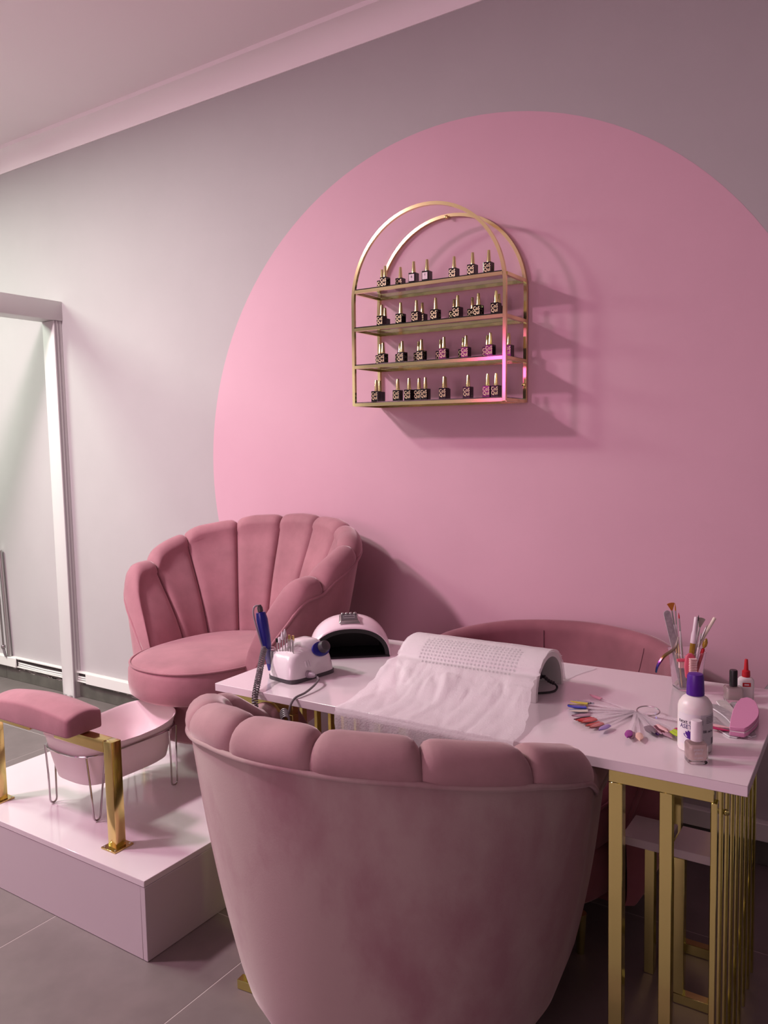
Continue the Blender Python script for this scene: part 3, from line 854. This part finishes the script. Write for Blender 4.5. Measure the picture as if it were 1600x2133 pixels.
for k in range(4):
    MB().lathe([(0.0048, 0.0), (0.0048, 0.004), (0.003, 0.0055), (0, 0.006)], 12, pm @ Matrix.Translation((-0.0195 + 0.013 * k, 0.019, 0.0085))).build('button', STEEL, ul)
MB().tube([(-0.017, -0.006, 0.0092), (0.017, -0.006, 0.0092), (0.017, 0.009, 0.0092), (-0.017, 0.009, 0.0092)], 0.0006, 4, closed=True, m=pm).build('screen_frame', LABELW, ul)

# ------------------------------------------------------------------ dust collector with towel
dc = thing('dust_collector', 'white arched nail dust collector under the paper towel on the desk', 'dust collector', (-0.955, -0.845, Z0))
AW, AH, X0, X1 = 0.098, 0.108, -0.205, 0.21
K = 22


def arch_pt(a, w_, h_): return (w_ * math.cos(a), h_ * math.sin(a) ** 0.85 if math.sin(a) > 0 else 0)


mb = MB(); vs = []; fs = []
for xi, x in enumerate((X0, X0 + 0.004, X1 - 0.004, X1)):
    k_ = 1.0 if xi in (1, 2) else 0.98
    for (w_, h_) in ((AW * k_, AH * k_), (AW * k_ - 0.012, AH * k_ - 0.012)):
        for i in range(K + 1):
            yy, zz = arch_pt(PI - PI * i / K, w_, h_); vs.append((x, yy, zz))
Q = K + 1
for xi in range(3):
    for i in range(K):
        a = xi * 2 * Q + i
        fs.append((a, a + 1, a + 1 + 2 * Q, a + 2 * Q)); fs.append((a + Q, a + Q + 2 * Q, a + Q + 1 + 2 * Q, a + Q + 1))
for xi in (0, 3):
    for i in range(K):
        a = xi * 2 * Q + i; fs.append((a, a + 1, a + 1 + Q, a + Q))
mb.add(vs, fs).build('arch_shell', WPLAST, dc, smooth=50)
g = MB()
for i in range(26):
    for j in range(9):
        if j in (0, 8) and (i < 1 or i > 24): continue
        a = R_(150 - j * 6.3); x = -0.135 + i * 0.0112
        yy, zz = -AW * math.cos(PI - a) * -1, AH * math.sin(a) ** 0.85
        yy = AW * math.cos(a)
        nx = Vector((0, math.cos(a) / AW, math.sin(a) / AH)).normalized()
        mm = Matrix.Translation(Vector((x, yy, zz)) + nx * 0.0008) @ nx.to_track_quat('Z', 'Y').to_matrix().to_4x4()
        g.lathe([(0.0030, -0.001), (0.0030, 0.0003), (0, 0.0003)], 6, mm)
g.build('grille_hole', BLACKM, dc, smooth=0, kind='stuff')
MB().box(0.09, 0.175, -0.058, 0.018, 0.0, 0.075).build('motor_box', PEARL, dc, bevel=0.008)
MB().box(0.16, 0.186, -0.05, -0.028, 0.0, 0.06).build('motor_box', PEARL, dc, bevel=0.005)
MB().lathe([(0.012, 0), (0.012, 0.012), (0.009, 0.016), (0, 0.016)], 14, Matrix.Translation((0.176, -0.004, 0.052)) @ Matrix.Rotation(PI / 2, 4, 'Y') @ Matrix.Diagonal((1.5, 0.7, 1, 1))).build('plug', BLACKP, dc)
mb = MB()
strain = spline([(0.194, -0.004, 0.043), (0.205, 0.004, 0.030), (0.216, 0.014, 0.022)], 5)
mb.tube(strain, [0.0056 if i % 2 else 0.0040 for i in range(len(strain))], 8)
mb.build('strain_relief', BLACKP, dc)
tag(MB().tube(spline([(-0.739, -0.831, Z0 + 0.022), (-0.734, -0.823, Z0 + 0.010), (-0.738, -0.842, Z0 + 0.0034), (-0.77, -0.875, Z0 + 0.0034), (-0.83, -0.90, Z0 + 0.0034), (-0.90, -0.93, Z0 + 0.0036)], 8), 0.0028, 8).build('lamp_cord', BLACKP), 'black cord curling from the open end of the dust collector', 'cord')

# towel
prof = [(-0.570, Z0 + 0.0012), (-0.640, Z0 + 0.0012), (-0.715, Z0 + 0.002), (-0.738, Z0 + 0.012)]
for k in range(3, 19):
    a = R_(180 * k / 22.0)
    yy, zz = (AW + 0.0035) * math.cos(a), (AH + 0.0035) * math.sin(a) ** 0.85
    prof.append((-0.845 + yy, Z0 + zz))
    if a > R_(144): break
prof += [(-0.963, Z0 + 0.064), (-0.995, Z0 + 0.050), (-1.03, Z0 + 0.033), (-1.075, Z0 + 0.014), (-1.12, Z0 + 0.006), (-1.17, Z0 + 0.0016), (-1.207, Z0 + 0.0014), (-1.2185, Z0 - 0.004), (-1.2225, Z0 - 0.02), (-1.224, Z0 - 0.075), (-1.228, Z0 - 0.15)]
pp = spline([(0, y, z) for y, z in prof], 5)
NU = 90


def towel_pt(i, j):
    s = i / (NU - 1); p_ = pp[j]; q = j / (len(pp) - 1)
    y, z = p_.y, p_.z
    fwd = smoothstep((-y - 0.86) / 0.34)
    xl = -1.168 - 0.03 * math.sin(q * 9) * 0.3 + 0.012 * fwd
    xr = -0.742 + 0.058 * smoothstep((-y - 0.92) / 0.28) + 0.030 * smoothstep((y + 0.70) / 0.13)
    rag = 0.004 * noise.noise(Vector((q * 60, 3, 0))) + 0.0025 * noise.noise(Vector((q * 190, 9, 0)))
    xl += rag; xr += rag * 1.3
    x = xl + (xr - xl) * s
    h = z - Z0
    # wrinkles fade where the cloth lies on something hard
    am = 0.0095 * smoothstep((h - 0.004) / 0.03) * smoothstep((-y - 0.935) / 0.05) + (0.0055 if y < -1.0 and h > -0.002 else 0)
    if h < -0.004: am = 0.006 * min(1, -h / 0.05)
    if -0.93 < y < -0.74: am = max(am, 0.0014)
    wv = noise.noise(Vector((x * 11 + y * 5, y * 4, 1.3))) + 0.6 * noise.noise(Vector((x * 25, y * 9 + x * 6, 7)))
    wv = abs(wv) ** 0.7 + 0.25 * abs(noise.noise(Vector((x * 70, y * 30, 4)))) + 0.55 * math.exp(-((x + 0.955 + 0.12 * (y + 1.1) + 0.012 * math.sin(y * 25)) / 0.012) ** 2) * smoothstep((-y - 0.95) / 0.08)
    if h < -0.004: return Vector((x, y - am * wv, z))
    # left end sags off the arch
    sag = smoothstep((-1.150 - x) / 0.03) * max(0, h - 0.01) * 0.25
    return Vector((x - sag * 0.5, y, z - sag + am * wv + 0.0006))


tw = MB().grid(towel_pt, NU, len(pp)).build('paper_towel', TOWEL, smooth=180)
tag(tw, 'white crinkled nonwoven towel draped over the dust collector and desk edge', 'towel')

# ------------------------------------------------------------------ nail colour swatch fan
sw = thing('swatch_fan', 'clear nail swatch fan with coloured tips spread on the desk', 'swatch fan', (-0.508, -0.902, Z0))
ringp = [(0.026 + 0.026 * math.cos(2 * PI * k / 28), 0.010 + 0.022 * math.sin(2 * PI * k / 28), 0.010 + 0.004 * math.sin(2 * PI * k / 28)) for k in range(28)]
MB().tube(ringp, 0.0016, 6, closed=True).build('ring', STEEL, sw)
COL = {'blush': (0.62, 0.28, 0.36), 'slate': (0.22, 0.25, 0.30), 'yellow': (0.55, 0.48, 0.06), 'ink': (0.01, 0.01, 0.06), 'blue': (0.03, 0.06, 0.42), 'sky': (0.25, 0.34, 0.52), 'cream': (0.66, 0.60, 0.50),
       'wine': (0.08, 0.01, 0.02), 'mauve': (0.42, 0.26, 0.32), 'red': (0.48, 0.03, 0.02), 'coral': (0.52, 0.10, 0.08), 'rose': (0.50, 0.17, 0.15), 'lilac': (0.26, 0.20, 0.48), 'magenta': (0.26, 0.01, 0.26),
       'peach': (0.76, 0.50, 0.40), 'grey': (0.16, 0.14, 0.16), 'violet': (0.05, 0.01, 0.16), 'pink': (0.80, 0.50, 0.50), 'lime': (0.42, 0.62, 0.02), 'green': (0.12, 0.42, 0.06), 'ruby': (0.45, 0.01, 0.10), 'white': (0.7, 0.66, 0.68)}
CM = {k: mat('swatch_' + k, v, 0.15, coat=0.5) for k, v in COL.items()}


def nail_tip(ang, length, col, lift=0.0, wd=0.0092, nl=0.030):
    a = R_(ang); m = Matrix.Translation((0, 0, 0.004 + lift)) @ Matrix.Rotation(a, 4, 'Z')
    st = MB().box(0.004, length - nl + 0.004, -0.0036, 0.0036, -0.0006, 0.0006, m).build('swatch_tip', FROST, sw, smooth=0)
    rows_ = []
    for i in range(9):
        t = i / 8; x = length - nl + nl * t
        hw = wd * (0.72 + 0.5 * t if t < 0.4 else 0.92 * (1 - ((t - 0.4) / 0.6) ** 1.8) + 0.02)
        row = []
        for k in range(5):
            q = -1 + k / 2
            row.append((x, hw * q, 0.0016 + 0.0022 * (1 - q * q) * (1 - 0.5 * t)))
        rows_.append(row)
    mbx = MB(); mbx.grid(lambda i, j: rows_[i][j], 9, 5, m=m)
    low = [[(p[0], p[1], p[2] - 0.0009) for p in r] for r in rows_]
    mbx.grid(lambda i, j: low[i][j], 9, 5, m=m, flip=True)
    mbx.build('painted_nail', CM[col], st, smooth=60)


for i, (an, ln, cl) in enumerate([(151, 0.158, 'blush'), (176, 0.148, 'slate'), (180, 0.155, 'slate'), (184, 0.158, 'yellow'), (188, 0.158, 'yellow'), (191.5, 0.160, 'ink'), (195, 0.160, 'blue'), (199, 0.158, 'blue'), (203, 0.155, 'sky'), (207, 0.156, 'cream'),
                                  (221, 0.160, 'wine'), (224, 0.162, 'mauve'), (227.5, 0.163, 'wine'), (231, 0.164, 'red'), (235, 0.164, 'red'), (239, 0.166, 'coral'), (244, 0.166, 'coral'), (249, 0.168, 'rose'), (258, 0.172, 'lilac'),
                                  (280, 0.188, 'magenta'), (282, 0.182, 'mauve'), (288, 0.190, 'peach'), (298, 0.150, 'grey'), (301, 0.150, 'grey'), (304, 0.150, 'violet'), (307, 0.148, 'mauve'), (310, 0.147, 'wine'), (313, 0.145, 'pink'), (317, 0.143, 'pink'), (311, 0.175, 'mauve'), (318, 0.185, 'lime'), (321, 0.183, 'lime'), (324, 0.180, 'green'), (327, 0.172, 'ruby'), (352, 0.215, 'ruby'), (356, 0.21, 'pink')]):
    nail_tip(an, ln, cl, 0.0014 * (i % 4), nl=0.044)

# ------------------------------------------------------------------ acetone bottle
ab = thing('acetone_bottle', 'milky acetone bottle with purple cap at the right of the desk', 'bottle', (-0.344, -1.052, Z0), R_(24))
BR = 0.0345
MB().lathe([(0.030, 0.0), (BR - 0.001, 0.002), (BR, 0.006), (BR, 0.092), (BR - 0.002, 0.100), (0.026, 0.110), (0.018, 0.1155), (0.015, 0.117), (0.015, 0.120)], 40).build('body', MILK, ab)
MB().lathe([(0.0178, 0.1172), (0.0182, 0.119), (0.0166, 0.156), (0.0150, 0.161), (0.008, 0.163), (0, 0.1632)], 32).build('cap', PURP, ab)


def wrap(mb_, th0, th1, z0, z1, r, n=14):
    mb_.grid(lambda i, j: (r * math.sin(th0 + (th1 - th0) * i / n), -r * math.cos(th0 + (th1 - th0) * i / n), (z0, z1)[j]), n + 1, 2)
    return mb_


wrap(MB(), -1.35, 0.10, 0.018, 0.083, BR + 0.0004, 20).build('front_label', LABELW, ab, smooth=80)
wrap(MB(), 0.10, 1.5, 0.018, 0.083, BR + 0.0004, 20).build('back_label', LABELG, ab, smooth=80)


def wrap_text(txt, size, material, th, z, r=BR + 0.0007):
    me = text_mesh(txt, size, material).copy()
    for v in me.vertices:
        x, y, zz = v.co
        t = th + x / r; rad = r + zz
        v.co = (rad * math.sin(t), -rad * math.cos(t), z + y)
    return put(me, 'lettering', ab, (0, 0, 0), (0, 0, 0))


wrap_text('next trend', 0.0125, INK, -0.52, 0.066)
wrap_text('ASETON', 0.0125, INKP, -0.48, 0.0555)
wrap_text('100 ml e', 0.0085, INK, 0.55, 0.048)
fl = MB()
for k in range(6):
    a = -1.05 + k * 0.42
    cx, cz = 0.007 * math.sin(a), 0.010 * math.cos(a)
    pet = []
    for q in range(12):
        b = 2 * PI * q / 12; u_, v_ = 0.0032 * math.cos(b), 0.0085 * math.sin(b)
        pet.append((cx + u_ * math.cos(a) + v_ * math.sin(a), cz - u_ * math.sin(a) + v_ * math.cos(a)))
    vs = []
    for (x, z) in pet:
        t_ = -0.50 + x / BR; rr = BR + 0.0007 + k * 0.00004; vs.append((rr * math.sin(t_), -rr * math.cos(t_), 0.031 + z))
    fl.add(vs, [tuple(range(12))])
fl.build('flower_print', PURP, ab, smooth=0)
for k in range(5):
    wrap(MB(), 0.45, 1.25 - 0.1 * (k % 2), 0.0655 + k * 0.0032, 0.0663 + k * 0.0032, BR + 0.0007, 8).build('text_line', INK, ab, smooth=80)
bc = MB()
for k in range(9):
    wrap(bc, 0.88 + k * 0.05, 0.88 + k * 0.05 + (0.03 if k % 3 else 0.016), 0.020, 0.033, BR + 0.0007, 1)
bc.build('barcode', INK, ab, smooth=80)

# ------------------------------------------------------------------ small bottles
nb = thing('nail_polish', 'nude nail polish with tall white cap in front of the acetone bottle', 'nail polish', (-0.327, -1.121, Z0), R_(30))
MB().loft([super_ring(a, a * 0.86, 6, z, 32) for a, z in ((0.0185, 0), (0.020, 0.002), (0.020, 0.036), (0.018, 0.040), (0.010, 0.0425), (0.0085, 0.044))]).build('glass', GLASS, nb, smooth=50)
MB().loft([super_ring(a, a * 0.86, 6, z, 32) for a, z in ((0.0155, 0.008), (0.0170, 0.010), (0.0170, 0.035), (0.0150, 0.038))]).build('polish', NUDE, nb, smooth=50)
MB().lathe([(0.0112, 0.0442), (0.0112, 0.082), (0.0102, 0.0855), (0.0, 0.0862)], 28).build('cap', WHITEH, nb)
for k, (tx, z) in enumerate((('pearly', 0.031), ('gloss', 0.024), ('nail polish', 0.014))):
    put(text_mesh(tx, 0.0078 if k < 2 else 0.0045, LABELW), 'lettering', nb, (-0.001, -0.0174, z))

kb = thing('nail_polish', 'milky nail polish with black cap near the rear right corner of the desk', 'nail polish', (-0.328, -0.690, Z0), R_(22))
MB().loft([super_ring(a, a * 0.86, 6, z, 32) for a, z in ((0.0195, 0), (0.021, 0.002), (0.021, 0.033), (0.019, 0.037), (0.010, 0.0385), (0.0085, 0.0395))]).build('glass', GLASS, kb, smooth=50)
MB().loft([super_ring(a, a * 0.86, 6, z, 32) for a, z in ((0.0165, 0.008), (0.0180, 0.010), (0.0180, 0.032), (0.0160, 0.035))]).build('polish', MILKP, kb, smooth=50)
MB().lathe([(0.0095, 0.0397), (0.0095, 0.077), (0.0085, 0.0795), (0.0, 0.0797)], 24).build('cap', BLACKP, kb)

gb = thing('glue_bottle', 'small nail glue bottle with red nozzle cap behind the black capped polish', 'glue bottle', (-0.305, -0.652, Z0), R_(22))
MB().loft([super_ring(a, b, 3.2, z, 28) for a, b, z in ((0.017, 0.0125, 0), (0.0185, 0.0135, 0.003), (0.0185, 0.0135, 0.048), (0.0155, 0.012, 0.053), (0.008, 0.008, 0.056))]).build('body', MILK, gb, smooth=50)
MB().lathe([(0.0095, 0.0562), (0.0098, 0.058), (0.0092, 0.071), (0.0055, 0.0735), (0.0040, 0.098), (0.0033, 0.1005), (0, 0.101)], 20).build('cap', RED, gb)
MB().box(-0.011, 0.008, -0.0142, -0.0138, 0.034, 0.044).build('label_patch', RED, gb, smooth=0)
MB().box(-0.007, 0.004, -0.0146, -0.0142, 0.0375, 0.0405).build('label_stripe', LABELW, gb, smooth=0)

# ------------------------------------------------------------------ files and buffer
def flat_file(name, label, mt, x0, y0, x1, y1, w_, z, th=0.0035, cat='nail file', bend=0):
    L_ = math.hypot(x1 - x0, y1 - y0); o = thing(name, label, cat, ((x0 + x1) / 2, (y0 + y1) / 2, z), math.atan2(y1 - y0, x1 - x0), 'nail files on the desk')
    n = 20; top = []; botm = []
    for i in range(n + 1):
        t = -1 + 2 * i / n
        hw = w_ / 2 * min(1, math.sqrt(max(0.0, 1 - max(0, (abs(t) * L_ / 2 - (L_ / 2 - w_ / 2)) / (w_ / 2)) ** 2)) + 0.02)
        yb_ = bend * (1 - t * t)
        top.append((t * L_ / 2, hw + yb_)); botm.append((t * L_ / 2, -hw + yb_))
    poly = botm + top[::-1]
    MB().prism(poly, th, th + 0.0006).build('grit_face', mt, o, smooth=0)
    MB().prism(poly, 0.0006, th - 0.0001).build('core', LABELW, o, smooth=0)
    MB().prism(poly, 0, 0.0005).build('grit_face', mt, o, smooth=0)
    return o


flat_file('nail_file', 'curved grey nail file lying across the others beside the acetone bottle', FILEG, -0.368, -0.775, -0.282, -0.905, 0.026, Z0 + 0.0085, bend=0.012)
flat_file('nail_file', 'pale nail file in the middle of the heap left of the pink buffer', FILEW, -0.352, -0.718, -0.283, -0.872, 0.025, Z0 + 0.0042)
flat_file('nail_file', 'grey nail file half hidden beneath the pink buffer', FILEG, -0.322, -0.700, -0.252, -0.932, 0.024, Z0)
flat_file('nail_file', 'grey nail file with curved edge lying lowest beside the acetone bottle', FILEG, -0.362, -0.83, -0.278, -0.950, 0.024, Z0, bend=-0.006)
bf = thing('buffer', 'pink half moon foam nail buffer at the right edge of the desk', 'buffer', (-0.284, -0.835, Z0 + 0.0045), R_(94))
poly = [(-0.115, -0.018), (0.0, -0.024), (0.08, -0.020), (0.108, -0.012)]
arc = []
for k in range(15):
    t = k / 14; arc.append((0.108 - 0.223 * t, 0.014 + 0.018 * math.sin(PI * t) - 0.012 * 0))
poly = [(-0.115, -0.016), (-0.06, -0.019), (0.0, -0.020), (0.06, -0.018), (0.10, -0.012), (0.115, 0.0)] + [(0.108, 0.010)] + arc[1:-1] + [(-0.115, 0.012)]
poly = [(x, -y * 1.05) for x, y in poly][::-1]
MB().prism(poly, 0.0, 0.009).build('foam_lower', PINKF, bf, bevel=0.001, seg=1)
MB().prism(poly, 0.0092, 0.0115).build('foam_core', LPINK, bf, smooth=0)
MB().prism(poly, 0.0117, 0.0205).build('foam_upper', PINKF, bf, bevel=0.001, seg=1)

# ------------------------------------------------------------------ tool cup and its tools
CX, CY = -0.4505, -0.635
cp = thing('tool_cup', 'clear square tapered plastic cup full of nail tools on the desk', 'cup', (CX, CY, Z0), R_(38))
MB().loft([super_ring(a, a, 5, z, 32) for a, z in ((0.028, 0), (0.0295, 0.002), (0.040, 0.100), (0.041, 0.101), (0.0385, 0.101), (0.0285, 0.006), (0.026, 0.005))]).build('wall', CLEAR, cp, smooth=50)


def tool(name, label, cat, bx, by, tx, ty, tz, grp=None, z0=0.0075):
    """empty at the foot inside the cup, +z runs along the tool towards its tip"""
    a = Vector((CX + bx, CY + by, Z0 + z0)); b = Vector((CX + tx, CY + ty, Z0 + tz))
    o = thing(name, label, cat, a, 0, grp)
    zd = (b - a).normalized(); yd = Vector((-0.546, 0.8375, 0)); yd = (yd - zd * yd.dot(zd)).normalized(); xd = yd.cross(zd)
    o.rotation_euler = Matrix((xd, yd, zd)).transposed().to_euler(); return o, (b - a).length


U = Vector((0.8375, 0.546))   # image right on the ground
W = Vector((-0.546, 0.8375))  # away from the viewer


def uv(u, v): return u * U.x + v * W.x, u * U.y + v * W.y


def T(name, label, cat, u0, v0, u1, v1, h, grp=None):
    a = uv(u0, v0); b = uv(u1, v1); return tool(name, label, cat, a[0], a[1], b[0], b[1], h, grp)


o, L_ = T('nail_file', 'long grey nail file standing at the left of the tool cup', 'nail file', -0.010, -0.01, -0.050, 0.012, 0.205)
poly = [(-0.009, 0), (0.009, 0)] + [(0.009 * math.cos(PI * k / 12), L_ - 0.009 + 0.009 * math.sin(PI * k / 12)) for k in range(13)]
MB().prism(poly, -0.0015, 0.0015, Matrix.Rotation(PI / 2, 4, 'X')).build('grit_face', FILEG, o, smooth=0)


def brush(label, u0, v0, u1, v1, h, handle, head, hw=0.0034, fer=STEEL, headlen=0.016, kind='round'):
    o, L_ = T('nail_brush', label, 'brush', u0, v0, u1, v1, h, 'nail art brushes in the cup')
    MB().lathe([(0.0018, 0), (hw * 0.8, 0.02), (hw, L_ * 0.55), (hw * 0.75, L_ * 0.72), (hw * 0.72, L_ * 0.74)], 10).build('handle', handle, o)
    MB().lathe([(hw * 0.74, L_ * 0.741), (hw * 0.62, L_ - headlen)], 10).build('ferrule', fer, o)
    if kind == 'fan':
        pts = [(-0.002, 0), (0.002, 0)] + [(0.013 * math.sin(R_(52 - 104 * k / 8)) , headlen * (0.78 + 0.30 * math.cos(R_(52 - 104 * k / 8)))) for k in range(9)]
        MB().prism(pts, -0.0008, 0.0008, Matrix.Translation((0, 0, L_ - headlen)) @ Matrix.Rotation(PI / 2, 4, 'X')).build('bristles', head, o, smooth=0)
    else:
        MB().lathe([(hw * 0.6, L_ - headlen + 0.0001), (hw * 0.62, L_ - headlen * 0.6), (0.0003, L_), (0, L_)], 8).build('bristles', head, o)
    return o


brush('fan brush with orange bristles towering at the left of the tool cup', -0.004, 0.006, -0.036, 0.02, 0.222, WHITEH, BRIST, kind='fan', headlen=0.019)
brush('thin liner brush standing beside the orange fan brush', -0.012, 0.010, -0.024, 0.022, 0.222, WHITEH, BRIST, 0.0028, headlen=0.02)
brush('slim clear handled brush with dark red tip near the cup centre', 0.0, 0.012, -0.013, 0.025, 0.196, WHITEH, RED, 0.003)
brush('grey fan brush at the right of the tool cup', 0.004, 0.008, 0.046, 0.02, 0.180, WHITEH, BRISTG, kind='fan', headlen=0.024)
brush('silver ferruled brush with dark tip between the two fan brushes', 0.006, 0.0, 0.034, 0.01, 0.192, WHITEH, BLACKP, 0.0034)
brush('flat brush with bright silver ferrule leaning right in the cup', -0.010, 0.004, 0.055, 0.006, 0.166, WHITEH, BRISTG, 0.0036, headlen=0.008)
brush('pale handled brush lettered near the grey fan brush', 0.004, -0.021, 0.030, -0.017, 0.150, WHITEH, BRISTG, 0.0036, headlen=0.006)
for k, (u0, v0, u1, v1, h, lab) in enumerate(((-0.018, -0.004, -0.030, -0.002, 0.120, 'wooden orange stick standing at the left wall of the cup'),
                                              (-0.016, -0.012, -0.027, -0.012, 0.122, 'wooden orange stick second from the left wall of the cup'),
                                              (-0.002, -0.020, 0.018, -0.018, 0.088, 'wooden orange stick slanting at the front of the cup'),
                                              (-0.004, -0.018, 0.013, -0.020, 0.086, 'wooden orange stick slanting beside its twin at the front of the cup'))):
    o, L_ = T('orange_stick', lab, 'orange stick', u0, v0, u1, v1, h, 'orange sticks in the cup')
    MB().lathe([(0.0006, 0), (0.0019, 0.012), (0.0020, L_ - 0.01), (0.0008, L_)], 8).build('stick', WOOD, o)
o, L_ = T('cosmetic_pen', 'fat white pen with amber lower half at the centre of the cup', 'pen', 0.0, -0.008, 0.022, -0.004, 0.190)
MB().lathe([(0.005, 0), (0.0068, 0.01), (0.0068, L_ * 0.62)], 14).build('barrel', AMBER, o)
MB().lathe([(0.0072, L_ * 0.62 + 0.0003), (0.0070, L_ * 0.75), (0.0052, L_ * 0.80), (0.0048, L_ - 0.002), (0.0035, L_), (0, L_)], 14).build('cap', WHITEH, o)
o, L_ = T('cosmetic_pen', 'cream tube pen leaning out at the right of the cup', 'pen', -0.020, 0.018, 0.079, 0.016, 0.182)
MB().lathe([(0.004, 0), (0.0042, L_ * 0.55), (0.0042, L_ - 0.001), (0.0036, L_), (0, L_)], 12).build('barrel', CREAM, o)
o, L_ = T('cuticle_pusher', 'amber knobbed wooden tool leaning right at the cup front', 'cuticle pusher', 0.007, -0.014, 0.043, -0.020, 0.136)
MB().lathe([(0.002, 0), (0.0045, 0.02), (0.0045, L_ * 0.78), (0.002, L_ * 0.8)], 10).build('handle', RED, o)
MB().lathe([(0.0022, L_ * 0.801), (0.0062, L_ * 0.86), (0.0062, L_ * 0.93), (0.002, L_)], 10).build('knob', AMBER, o)

tz = thing('tweezers', 'curved iridescent tweezers hooked over the left rim of the cup', 'tweezers', (CX - 0.030, CY - 0.052, Z0 + 0.062))
pts = []
for (u, v, z) in ((-0.037, -0.004, -0.010), (-0.034, -0.004, 0.004), (-0.027, -0.004, 0.018), (-0.014, -0.003, 0.034), (0.003, 0.0, 0.044), (0.016, 0.006, 0.053), (0.022, 0.010, 0.066), (0.027, 0.014, 0.078)):
    xy = uv(u, v); pts.append((xy[0], xy[1], z))
for dv in (0, 0.004):
    sp = [p_ + Vector((W.x * dv, W.y * dv, 0)) for p_ in spline(pts, 5)]
    n = len(sp); MB().tube(sp, [0.0014 + 0.0022 * math.sin(PI * min(1, i / (n * 0.9))) for i in range(n)], 8).build('arm', RAINB, tz)

br = thing('scrubbing_brush', 'pink nail scrubbing brush leaning on the front of the tool cup', 'scrub brush', (CX + 0.020, CY - 0.056, Z0 + 0.074), R_(33))
MB().loft([super_ring(a, 0.0045, 3, z, 20) for a, z in ((0.005, -0.034), (0.0125, -0.026), (0.0145, 0.0), (0.0125, 0.026), (0.005, 0.034))]).build('back', PINKC, br, smooth=60)
bri = MB()
for k in range(11):
    z = -0.022 + k * 0.0044
    bri.box(-0.005, 0.0125, -0.0145, -0.0046, z - 0.0009, z + 0.0011)
bri.build('bristles', PINKB, br, smooth=0, kind='stuff')
b2 = thing('scrubbing_brush', 'second pink scrubbing brush lying across the cup behind the first', 'scrub brush', (CX + 0.012, CY - 0.0455, Z0 + 0.0775), R_(33))
MB().box(-0.028, 0.024, -0.004, 0.004, 0.006, 0.014).build('back', PINKC, b2, bevel=0.003)
bri = MB()
for k in range(8):
    x = -0.021 + k * 0.0052
    bri.box(x - 0.0014, x + 0.0014, -0.004, 0.003, -0.010, 0.0058)
bri.build('bristles', PINKB, b2, smooth=0, kind='stuff')
